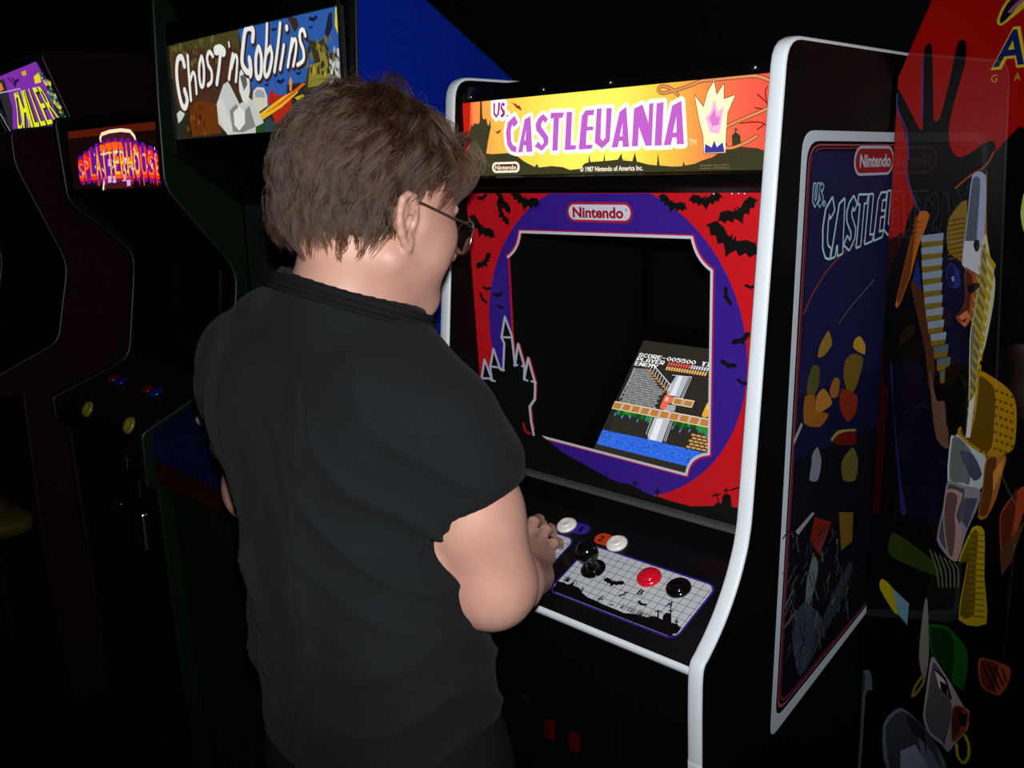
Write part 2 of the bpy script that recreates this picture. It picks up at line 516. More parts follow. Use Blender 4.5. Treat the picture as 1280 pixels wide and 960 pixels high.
(5,'40464e',[2851,10330,2868,10317,2872,10233,2856,10245]),
(5,'2a3038',[2407,8809,2427,8793,2169,8659,2149,8674]),
(5,'14181c',[3288,9362,3333,9340,3265,9116,3220,9139]),
(5,'4a3c20',[3597,8902,3617,8887,3637,8782,3617,8797]),
(5,'40464e',[2471,8828,2505,8807,2480,8620,2446,8641]),
(5,'5a5a54',[2200,10591,2228,10576,2283,10484,2255,10500]),
(5,'14181c',[2841,9227,2864,9211,2818,9136,2794,9152]),
(5,'4a3c20',[3312,10030,3330,10016,3012,9884,2994,9897]),
(5,'40464e',[2527,8537,2560,8516,2575,8382,2541,8403]),
(5,'2a3038',[2789,9894,2805,9882,2569,9767,2554,9779]),
(5,'5a5a54',[2843,9825,2873,9809,2783,9770,2754,9786]),
(5,'4a3c20',[2447,9880,2467,9866,2250,9761,2231,9775]),
(5,'40464e',[2274,9707,2289,9695,2372,9486,2356,9498]),
(5,'2a3038',[2362,10071,2403,10051,2305,9938,2265,9958]),
(5,'5a5a54',[2856,8584,2876,8569,2687,8366,2667,8382]),
(5,'14181c',[3625,10239,3641,10226,3554,10166,3537,10178]),
(5,'4a3c20',[3209,10352,3244,10335,3226,10213,3191,10231]),
],
'gng':[
(1,'2f5ca8',[-7933,18282,-4569,18255,-4591,17139,-6379,17145,-6446,16639,-7612,16884,-7649,17419,-7826,17817]),
(1,'4a4420',[-10804,18253,-7935,18268,-7932,17916,-8544,17978,-8595,17315,-9400,17251,-10827,17618]),
(1,'4a3020',[-10725,18099,-9856,18109,-7812,17904,-7576,17119,-7731,16892,-8531,16942,-10067,17040,-10610,16876,-10735,17347]),
(2,'6a3410',[-10103,17042,-9638,17077,-8916,16967,-8884,16401,-10124,16389,-10167,16719]),
(2,'3a3422',[-5659,17849,-5269,17754,-5115,17817,-4997,17568,-4764,17519,-4511,17700,-4548,17109,-5204,17028,-5815,16992,-5667,17363,-5453,17452,-5528,17674]),
(3,'8a8030',[-5364,17791,-5135,17635,-5020,17360,-4947,17142,-5201,17055,-5706,17039,-5585,17410,-5256,17434]),
(3,'7a7a78',[-4714,17540,-4547,17576,-4571,17111,-4905,17085]),
(3,'e8c828',[-4733,18250,-4593,18250,-4599,17966,-4686,17809,-4773,17961]),
(2,'1a2438',[-4956,18163,-4833,18199,-4851,17944,-5022,17781,-5115,17817]),
(3,'b02818',[-7012,16991,-6882,17112,-6784,17004,-6244,16938,-6254,16657,-6528,16443,-6857,16488,-7033,16847]),
(2,'d8d0b8',[-7547,17117,-7390,17179,-7162,17147,-7069,16995,-7083,16821,-7400,16723,-7603,16943]),
(3,'9aa4b0',[-7493,17083,-7367,17133,-7170,17090,-7130,16970,-7477,16994]),
(4,'e8b828',[-7375,16692,-6572,16932,-5989,17060,-6026,16979,-6595,16762,-7305,16570]),
(5,'d86020',[-7232,16669,-6580,16870,-5850,17132,-5749,17111,-6078,16983,-6587,16819]),
(2,'c8ccc8',[-8659,17320,-8459,17365,-8094,16915,-7713,17010,-7494,16877,-7207,16446,-7338,16348,-8630,16358,-8982,16594,-8981,16971]),
(3,'8a8680',[-8488,16817,-8218,16923,-8001,16727,-7736,16862,-7557,16463,-8057,16380,-8429,16412]),
(4,'e6e8e2',[-8336,16777,-8102,16870,-7905,16752,-7939,16542,-8176,16416,-8345,16532]),
(4,'e0e0da',[-8035,17466,-7799,17609,-7640,17477,-7659,17125,-7791,16896,-7963,16967,-8056,17154]),
(4,'d8d8d0',[-8981,16971,-8765,17081,-8658,16951,-8424,16443,-8630,16358,-8905,16653]),
(5,'606060',[-7982,17417,-7763,17458,-7735,17249,-7874,17140]),
(3,'d0d4d0',[-10720,16882,-10560,16939,-10355,16861,-10527,16738,-10687,16680]),
(2,'2a4a20',[-7557,16463,-7075,16558,-6528,16443,-6307,16460,-6354,16305,-7578,16329]),
(3,'c8b020',[-6142,16903,-5873,16940,-5777,16878,-6044,16841]),
(3,'30424e',[-7189,16564,-7010,16613,-6865,16430,-7106,16338,-7273,16390]),
(2,'3a2a20',[-6226,18292,-5919,18228,-5860,18086,-6001,17994]),
(4,'d89048',[-6247,17247,-6213,17258,-6180,17186,-6223,17021,-6287,17026,-6286,17194]),
],
'splat':[
(2,'401418',[-15416,16682,-13764,16676,-13447,16199,-13714,16170,-13961,15341,-15691,15331,-15249,16063,-15436,16261]),
(6,'c8a0d8',[-15285,15647,-15055,15652,-15119,15483,-15331,15477]),
(6,'c8a0d8',[-15001,15643,-14774,15648,-14837,15480,-15045,15475]),
(6,'c8a0d8',[-14436,15673,-14218,15678,-14277,15513,-14479,15507]),
(6,'c8a0d8',[-14194,15557,-13978,15562,-14036,15398,-14235,15392]),
(6,'c8a0d8',[-15176,16050,-14949,16052,-15012,15885,-15222,15882]),
(6,'c8a0d8',[-14853,16023,-14630,16025,-14691,15860,-14897,15856]),
(6,'c8a0d8',[-14291,16065,-14075,16066,-14134,15904,-14333,15901]),
],
'chill':[
(1,'8030a8',[-23849,-194,-19004,4,-19115,1714,-22864,1553]),
(2,'1c3020',[-19115,1714,-19004,4,-19737,21,-19141,1520]),
(2,'2a2a30',[-22864,1553,-22039,1459,-22678,633,-23867,-115,-23901,-182]),
(3,'e08020',[-22863,1383,-22420,1395,-22515,1210,-22969,1147]),
(3,'e8d820',[-19802,1357,-19255,1442,-19503,1175,-19962,1168]),
(3,'d8a820',[-20499,1555,-20107,1565,-20233,1441,-20542,1445]),
(3,'4a8a60',[-19207,721,-19062,750,-19019,707,-19166,653]),
(3,'c8c050',[-19185,775,-18942,824,-18871,752,-19117,662]),
(3,'2a5a50',[-19309,1319,-19203,1338,-19172,1307,-19279,1270]),
(3,'8a9a90',[-19492,896,-19317,930,-19266,879,-19443,816]),
(3,'d8c830',[-19452,600,-19241,643,-19179,581,-19393,502]),
(3,'4a8a60',[-19537,688,-19344,727,-19288,670,-19483,600]),
(3,'c8c050',[-19272,1132,-19129,1159,-19086,1116,-19232,1065]),
(3,'2a5a50',[-19335,529,-19211,555,-19174,518,-19301,472]),
(3,'8a9a90',[-19177,727,-19029,757,-18986,713,-19136,659]),
(3,'d8c830',[-19345,1189,-19096,1236,-19022,1162,-19276,1074]),
(3,'4a8a60',[-19374,129,-19125,183,-19052,110,-19304,13]),
(3,'c8c050',[-19387,316,-19272,340,-19238,307,-19355,263]),
(3,'2a5a50',[-19299,583,-19141,616,-19095,569,-19255,510]),
(3,'8a9a90',[-19289,1180,-19115,1213,-19064,1161,-19240,1100]),
(3,'d8c830',[-19345,1124,-19173,1156,-19122,1105,-19297,1044]),
(3,'4a8a60',[-19321,291,-19174,322,-19132,279,-19280,223]),
(3,'c8c050',[-19251,1104,-19120,1129,-19082,1090,-19215,1043]),
(3,'2a5a50',[-19198,1205,-19087,1226,-19055,1193,-19167,1154]),
(3,'8a9a90',[-19385,828,-19171,871,-19108,807,-19325,729]),
(3,'d8c830',[-19296,451,-19084,495,-19022,433,-19237,353]),
(3,'4a8a60',[-19194,967,-19042,997,-18997,951,-19151,896]),
(3,'c8c050',[-19391,703,-19219,738,-19168,687,-19343,624]),
(3,'2a5a50',[-19378,1413,-19123,1459,-19049,1384,-19307,1295]),
(3,'8a9a90',[-19189,1164,-18987,1202,-18928,1142,-19132,1070]),
(3,'d8c830',[-19374,488,-19177,530,-19119,471,-19319,397]),
(3,'4a8a60',[-19370,1405,-19240,1428,-19201,1390,-19333,1345]),
(3,'c8c050',[-19368,1288,-19249,1310,-19214,1275,-19335,1233]),
(3,'2a5a50',[-19500,739,-19244,790,-19169,714,-19429,620]),
(3,'8a9a90',[-19349,547,-19134,591,-19071,528,-19289,447]),
(3,'d8c830',[-19116,1112,-18885,1156,-18817,1087,-19051,1004]),
],
'red':[
(1,'a30c0a',[-87,16684,404,17668,1778,17735,1932,15997,1342,15205,964,15207,765,14883,86,14418,-164,14409]),
(1,'2c0504',[-164,14409,177,14535,114,12043,95,10270,-224,10187]),
(1,'8a0a08',[1915,16194,2030,14898,1330,15361]),
(3,'060508',[-66,16501,10,16495,293,16032,335,15975,384,15987,335,16880,338,17037,392,17088,444,17025,522,16179,551,16058,619,16094,722,16584,785,17014,847,17089,910,17039,921,16823,852,16496,781,16164,757,15929,785,15742,866,15594,964,15565,1121,15639,1246,15739,1376,15760,1406,15643,1321,15465,1143,15364,962,15234,833,15100,825,14829,425,14767,283,15100,203,15406,160,15820,14,16210]),
(2,'060508',[1309,15621,1365,15567,1848,15853,2132,12597,593,12362,35,12276,-1,13833,155,14306,298,14877,688,15154]),
(5,'b86018',[422,14826,571,14784,435,14325,349,13919,196,13467,144,13494,242,14037,327,14474]),
(6,'7a3a0c',[349,14719,448,14685,443,14666,344,14701]),
(6,'7a3a0c',[337,14646,436,14612,431,14593,331,14627]),
(6,'7a3a0c',[324,14572,423,14538,418,14520,319,14553]),
(6,'7a3a0c',[311,14498,411,14465,405,14446,306,14480]),
(6,'7a3a0c',[298,14424,398,14391,393,14372,293,14405]),
(6,'7a3a0c',[285,14350,385,14317,380,14298,280,14331]),
(6,'7a3a0c',[272,14275,372,14242,367,14224,267,14256]),
(6,'7a3a0c',[259,14200,360,14168,354,14149,254,14181]),
(6,'7a3a0c',[246,14125,347,14093,342,14074,241,14106]),
(6,'7a3a0c',[233,14049,334,14018,329,13999,227,14030]),
(6,'7a3a0c',[220,13973,321,13942,316,13923,214,13954]),
(6,'7a3a0c',[206,13897,308,13866,303,13847,201,13878]),
(6,'7a3a0c',[193,13821,295,13790,290,13771,188,13802]),
(6,'7a3a0c',[180,13744,282,13714,276,13695,174,13725]),
(6,'7a3a0c',[166,13667,269,13638,263,13618,161,13648]),
(6,'7a3a0c',[153,13590,255,13561,250,13541,147,13571]),
(4,'8a6a18',[846,14729,1081,14996,1102,14147,1030,14107,861,14314]),
(5,'5a4410',[837,14714,1075,14763,1074,14743,839,14694]),
(5,'5a4410',[842,14649,1080,14699,1079,14679,844,14629]),
(5,'5a4410',[847,14584,1085,14635,1084,14615,849,14563]),
(5,'5a4410',[852,14519,1090,14571,1089,14550,854,14498]),
(5,'5a4410',[857,14454,1095,14507,1094,14486,858,14433]),
(5,'5a4410',[862,14388,1100,14442,1099,14421,863,14367]),
(5,'5a4410',[867,14323,1105,14378,1104,14357,868,14302]),
(5,'5a4410',[872,14257,1110,14313,1109,14292,873,14236]),
(5,'5a4410',[876,14191,1115,14248,1114,14227,878,14171]),
(5,'9aa6c8',[1129,15326,1303,15323,1345,14797,1337,13992,1083,14116,1101,14735]),
(6,'c8c8d0',[1094,14442,1315,14450,1328,13992,1083,14116]),
(7,'2a1a10',[1217,14388,1227,14447,1261,14469,1295,14444,1306,14377,1288,14315,1253,14308]),
(4,'b8702a',[1310,15309,1324,15309,1376,14597,1458,14224,1394,14017,1333,14042]),
(5,'c8c4a0',[1338,13984,1330,14451,1375,14539,1447,14253,1545,13939,1545,13587,1486,13045,1412,12671,1450,11811,1410,11740,1359,11730,1266,13079,1292,13445,1319,13775]),
(6,'b89818',[1317,14421,1330,14369,1521,14048,1539,14142]),
(6,'b89818',[1305,14281,1318,14229,1510,13907,1528,14002]),
(6,'b89818',[1293,14140,1306,14088,1498,13766,1516,13861]),
(6,'b89818',[1281,13998,1294,13945,1487,13623,1505,13719]),
(6,'b89818',[1268,13855,1281,13802,1475,13480,1493,13577]),
(6,'b89818',[1256,13711,1269,13658,1463,13336,1482,13433]),
(6,'b89818',[1252,13567,1265,13514,1460,13192,1478,13290]),
(6,'b89818',[1248,13422,1262,13369,1457,13047,1475,13146]),
(6,'b89818',[1320,13195,1330,13141,1458,12957,1463,13042]),
(6,'b89818',[1317,13049,1327,12995,1455,12811,1460,12897]),
(6,'b89818',[1313,12902,1323,12848,1452,12665,1457,12751]),
(6,'b89818',[1310,12755,1320,12701,1449,12517,1454,12604]),
(6,'b89818',[1306,12607,1316,12553,1445,12369,1450,12456]),
(6,'b89818',[1302,12458,1313,12404,1442,12220,1447,12308]),
(6,'b89818',[1299,12308,1309,12254,1439,12071,1444,12159]),
(6,'b89818',[1295,12158,1306,12103,1436,11920,1441,12009]),
(6,'b89818',[1292,12007,1302,11952,1432,11769,1438,11858]),
(4,'10102a',[808,14191,896,14255,1122,14089,1154,13673,1112,13427,1216,13256,1277,12466,971,12420,896,13222,824,13645]),
(5,'28307a',[866,14043,921,14137,1034,14054,1080,13847,993,13780,897,13834]),
(6,'8a90c0',[945,13934,974,13960,990,13901,968,13869]),
(5,'8a98a8',[465,14494,792,14544,790,14442,478,14400]),
(5,'7a6418',[475,14400,790,14442,783,14370,489,14327]),
(5,'8a98a8',[479,14321,794,14374,792,14271,492,14227]),
(5,'7a6418',[489,14227,792,14271,785,14199,503,14154]),
(5,'8a98a8',[497,14147,800,14203,798,14100,510,14053]),
(5,'7a6418',[507,14053,798,14100,791,14027,521,13980]),
(5,'8a98a8',[519,13973,809,14031,807,13928,532,13879]),
(5,'7a6418',[529,13878,807,13928,800,13854,543,13805]),
(5,'8a98a8',[544,13799,822,13859,821,13755,558,13704]),
(5,'7a6418',[554,13704,821,13755,813,13681,569,13631]),
(5,'8a98a8',[574,13625,839,13686,838,13582,587,13530]),
(5,'7a6418',[584,13529,838,13582,831,13508,599,13456]),
(5,'8a98a8',[608,13450,860,13514,859,13409,621,13355]),
(5,'7a6418',[618,13355,859,13409,852,13334,633,13281]),
(5,'8a98a8',[647,13276,887,13341,885,13236,660,13181]),
(5,'7a6418',[657,13180,885,13236,878,13161,672,13107]),
(5,'8a98a8',[704,13104,931,13170,929,13064,718,13008]),
(5,'7a6418',[714,13008,929,13064,922,12989,729,12934]),
(5,'5a6470',[762,12932,975,12999,973,12893,775,12836]),
(5,'7a6418',[772,12836,973,12893,966,12817,787,12762]),
(5,'5a6470',[819,12760,1019,12827,1017,12721,832,12664]),
(5,'7a6418',[829,12664,1017,12721,1010,12645,844,12590]),
(5,'5a6470',[876,12588,1063,12656,1061,12549,889,12493]),
(5,'7a6418',[886,12492,1061,12549,1055,12473,901,12418]),
(5,'9a4a28',[1128,14089,1322,13997,1322,13805,1297,13565,1279,13413,1186,13259,1048,13385,1121,13504,1160,13673]),
(6,'180c0a',[1173,13818,1258,13875,1337,13880,1336,13821,1225,13723]),
(6,'d0784a',[1084,13394,1198,13496,1249,13410,1185,13265]),
(7,'6a2a20',[1070,13378,1148,13355,1219,13408,1182,13313]),
(4,'4a2a18',[357,13795,487,13804,605,13503,752,13019,800,12584,793,12233,724,12382,633,12878]),
(4,'202878',[386,13859,429,14171,481,13989,524,13745]),
(3,'202060',[121,12533,155,12538,311,11469,430,10717,612,10558,457,10312,344,10970]),
(3,'08081c',[155,12538,733,12618,897,11684,1052,11326,1087,10413,630,10290,430,10717]),
(4,'6a4838',[717,12616,862,12160,991,12150,1087,11496,904,11588,810,11991]),
(6,'b8860c',[1432,12686,1746,12550,1900,12424,1965,12254,1990,11957,1977,11680,1829,11541,1596,11501,1344,11612,1194,11741,1239,11852,1339,11675,1405,12002,1427,12409]),
(7,'6a4a06',[1455,12506,1495,12496,1492,12459,1452,12468]),
(7,'6a4a06',[1528,12489,1567,12480,1565,12443,1525,12452]),
(7,'6a4a06',[1600,12473,1639,12464,1636,12427,1598,12436]),
(7,'6a4a06',[1672,12457,1711,12448,1708,12411,1669,12420]),
(7,'6a4a06',[1743,12441,1781,12432,1779,12395,1740,12404]),
(7,'6a4a06',[1814,12425,1852,12416,1849,12379,1811,12388]),
(7,'6a4a06',[1884,12409,1921,12400,1919,12364,1881,12372]),
(7,'6a4a06',[1447,12387,1487,12378,1484,12341,1444,12350]),
(7,'6a4a06',[1520,12371,1559,12362,1556,12325,1517,12334]),
(7,'6a4a06',[1592,12356,1631,12347,1628,12310,1589,12318]),
(7,'6a4a06',[1664,12340,1703,12331,1700,12294,1661,12303]),
(7,'6a4a06',[1735,12324,1774,12315,1771,12279,1733,12287]),
(7,'6a4a06',[1806,12309,1844,12300,1842,12263,1803,12272]),
(7,'6a4a06',[1876,12293,1914,12285,1912,12248,1874,12257]),
(7,'6a4a06',[1474,12275,1513,12266,1510,12228,1471,12237]),
(7,'6a4a06',[1547,12259,1586,12250,1583,12213,1544,12222]),
(7,'6a4a06',[1619,12244,1658,12235,1655,12198,1616,12206]),
(7,'6a4a06',[1691,12228,1729,12220,1727,12183,1688,12191]),
(7,'6a4a06',[1762,12213,1800,12205,1798,12168,1759,12176]),
(7,'6a4a06',[1833,12198,1871,12190,1868,12153,1830,12161]),
(7,'6a4a06',[1903,12183,1941,12175,1938,12138,1900,12146]),
(7,'6a4a06',[1465,12156,1505,12147,1502,12109,1462,12118]),
(7,'6a4a06',[1538,12141,1578,12132,1575,12094,1535,12103]),
(7,'6a4a06',[1611,12126,1650,12117,1647,12080,1608,12088]),
(7,'6a4a06',[1683,12111,1722,12102,1719,12065,1680,12073]),
(7,'6a4a06',[1754,12096,1793,12087,1790,12050,1751,12059]),
(7,'6a4a06',[1825,12081,1863,12073,1861,12036,1822,12044]),
(7,'6a4a06',[1895,12067,1933,12058,1931,12021,1893,12030]),
(7,'6a4a06',[1492,12043,1532,12034,1529,11996,1489,12005]),
(7,'6a4a06',[1565,12028,1605,12020,1602,11982,1562,11990]),
(7,'6a4a06',[1638,12013,1677,12005,1674,11968,1635,11976]),
(7,'6a4a06',[1710,11999,1748,11991,1746,11953,1707,11961]),
(7,'6a4a06',[1781,11984,1819,11976,1817,11939,1778,11947]),
(7,'6a4a06',[1852,11970,1890,11962,1887,11925,1849,11933]),
(7,'6a4a06',[1922,11956,1960,11948,1957,11911,1919,11919]),
(7,'6a4a06',[1484,11923,1524,11915,1521,11877,1481,11885]),
(7,'6a4a06',[1557,11908,1596,11900,1594,11863,1554,11871]),
(7,'6a4a06',[1630,11894,1669,11886,1666,11849,1627,11857]),
(7,'6a4a06',[1702,11880,1741,11872,1738,11835,1699,11843]),
(7,'6a4a06',[1773,11866,1812,11858,1809,11821,1770,11829]),
(7,'6a4a06',[1844,11852,1882,11845,1880,11807,1841,11815]),
(7,'6a4a06',[1915,11839,1953,11831,1950,11794,1912,11801]),
(7,'6a4a06',[1511,11809,1551,11801,1548,11763,1508,11771]),
(7,'6a4a06',[1584,11795,1623,11788,1621,11750,1581,11757]),
(7,'6a4a06',[1657,11782,1696,11774,1693,11736,1654,11744]),
(7,'6a4a06',[1729,11768,1767,11760,1765,11723,1726,11730]),
(7,'6a4a06',[1800,11754,1838,11747,1836,11709,1797,11717]),
(7,'6a4a06',[1871,11741,1909,11733,1906,11696,1868,11704]),
(7,'6a4a06',[1941,11728,1979,11720,1977,11683,1939,11690]),
(7,'6a4a06',[1502,11689,1542,11681,1539,11643,1499,11650]),
(7,'6a4a06',[1576,11675,1615,11668,1612,11629,1573,11637]),
(7,'6a4a06',[1649,11662,1688,11654,1685,11616,1646,11624]),
(7,'6a4a06',[1721,11649,1760,11641,1757,11603,1718,11611]),
(7,'6a4a06',[1792,11635,1831,11628,1828,11590,1790,11598]),
(7,'6a4a06',[1863,11622,1902,11615,1899,11578,1861,11585]),
(7,'6a4a06',[1530,11575,1569,11567,1566,11529,1527,11536]),
(7,'6a4a06',[1603,11562,1642,11554,1639,11516,1600,11523]),
(7,'d8d8d0',[1328,12207,1402,12343,1382,11715,1321,11703]),
(7,'0c0c08',[954,12649,1275,12694,1320,11718,1231,11875,1167,11688,1030,11838]),
(5,'c0c8c8',[1105,11676,1212,11719,1344,11612,1611,11494,1635,11200,1576,10995,1329,11000,1107,11013]),
(5,'8a8a98',[1107,11013,1329,11000,1576,10995,1566,10736,1442,10345,1338,9850,1192,9873,1013,10090,1073,10609]),
(6,'b88a88',[1101,10880,1339,10873,1271,10529,1383,10296,1338,9850,1189,9906,1087,10413]),
(6,'4a4a60',[1260,11499,1446,11475,1588,11221,1476,11099,1302,11348]),
(6,'4a4a60',[1374,10817,1556,10862,1440,10377,1304,10505]),
(5,'b0682a',[1887,11553,1863,11315,1807,10925,1698,10610,1579,10578,1606,11003,1627,11482]),
(6,'d88a3a',[1874,11535,1848,11312,1755,11007,1733,11286]),
(5,'c0a010',[1514,10414,1683,10412,1737,9743,1824,9041,1422,8963,1480,9861,1354,9855]),
(6,'8a6c08',[1475,10322,1688,10355,1690,10330,1477,10296]),
(6,'8a6c08',[1457,10228,1695,10270,1697,10244,1459,10202]),
(6,'8a6c08',[1489,10148,1702,10184,1704,10158,1491,10122]),
(6,'8a6c08',[1471,10054,1709,10098,1711,10072,1473,10028]),
(6,'8a6c08',[1502,9974,1715,10012,1718,9986,1504,9948]),
(6,'8a6c08',[1485,9879,1722,9925,1724,9900,1487,9853]),
(6,'8a6c08',[1516,9799,1729,9839,1731,9813,1518,9773]),
(6,'8a6c08',[1498,9703,1736,9752,1738,9727,1500,9677]),
(6,'8a6c08',[1530,9623,1743,9666,1745,9640,1532,9597]),
(6,'8a6c08',[1512,9527,1750,9579,1752,9553,1514,9501]),
(6,'8a6c08',[1543,9447,1757,9491,1759,9466,1545,9420]),
(6,'8a6c08',[1526,9350,1764,9404,1766,9378,1528,9324]),
(6,'8a6c08',[1557,9270,1771,9317,1773,9291,1559,9243]),
(6,'8a6c08',[1540,9172,1778,9229,1780,9203,1542,9146]),
(6,'8a6c08',[1571,9092,1785,9141,1788,9115,1573,9065]),
(5,'a84420',[2174,11202,1993,10972,1873,10657,1957,10007,2024,10092,2200,10900]),
(5,'5a3a20',[2216,10717,2072,10043,1972,9818,1915,10156]),
(5,'2a3a10',[277,9844,372,10012,1039,9725,1054,9524,327,9612]),
(4,'101418',[1011,9763,1203,9822,1411,9618,1467,9299,1407,9040,1329,9012,1285,8720,927,8587,875,8851]),
(5,'b0a018',[199,9211,386,9110,498,8753,429,8729,174,9040]),
(5,'6a98a8',[386,9110,661,8953,657,8595,501,8718]),
(4,'8a8078',[896,9034,943,9085,1027,8234,984,7785,870,8172]),
(6,'0c5a14',[986,8715,1280,8787,1555,8580,1613,8326,1576,7892,1408,7962,1227,8171,1067,8286]),
(6,'b0a0b0',[1071,8234,1232,8102,1413,7894,1594,7654,1695,7593,1686,7305,1515,6974,1428,6804,1322,6881,1111,6965,1007,7212,1027,7659]),
(7,'d8d8d8',[1137,8028,1312,7922,1359,7729,1222,7778]),
(8,'0c0808',[1220,7902,1331,7877,1354,7709,1257,7757]),
(7,'a04a28',[1468,7598,1628,7633,1701,7525,1657,7256,1480,6993,1433,7404]),
(8,'140a06',[1539,7523,1667,7545,1652,7325,1571,7323]),
(5,'70788a',[372,6772,637,7195,1000,7061,1220,6869,1421,6452,514,5993]),
(6,'9aa0b8',[686,6463,921,6689,1152,6391,710,6092]),
(6,'4a4450',[712,7153,1000,7061,1220,6869,1350,6490,1090,6770,800,6895]),
(5,'54606a',[-145,7468,95,7604,153,7286,46,7164,34,5749,-177,5642,-175,6991]),
(5,'b84a20',[1782,8497,2177,8519,2208,8331,2098,8030,1850,8044,1770,8252]),
(3,'6a0608',[-425,7933,-232,7968,-212,7632,-411,7533]),
(4,'c8b820',[1292,17255,1341,17419,1432,17527,1629,17522,1640,17402,1525,17310,1359,17202]),
(5,'30183a',[1328,17274,1369,17391,1447,17501,1631,17498,1563,17436,1474,17328,1357,17227]),
(6,'a05a78',[1422,17359,1559,17485,1632,17486,1564,17424,1472,17348]),
(8,'c8d060',[1814,15055,1844,15083,1887,14584,1844,14639,1800,14833]),
],
}
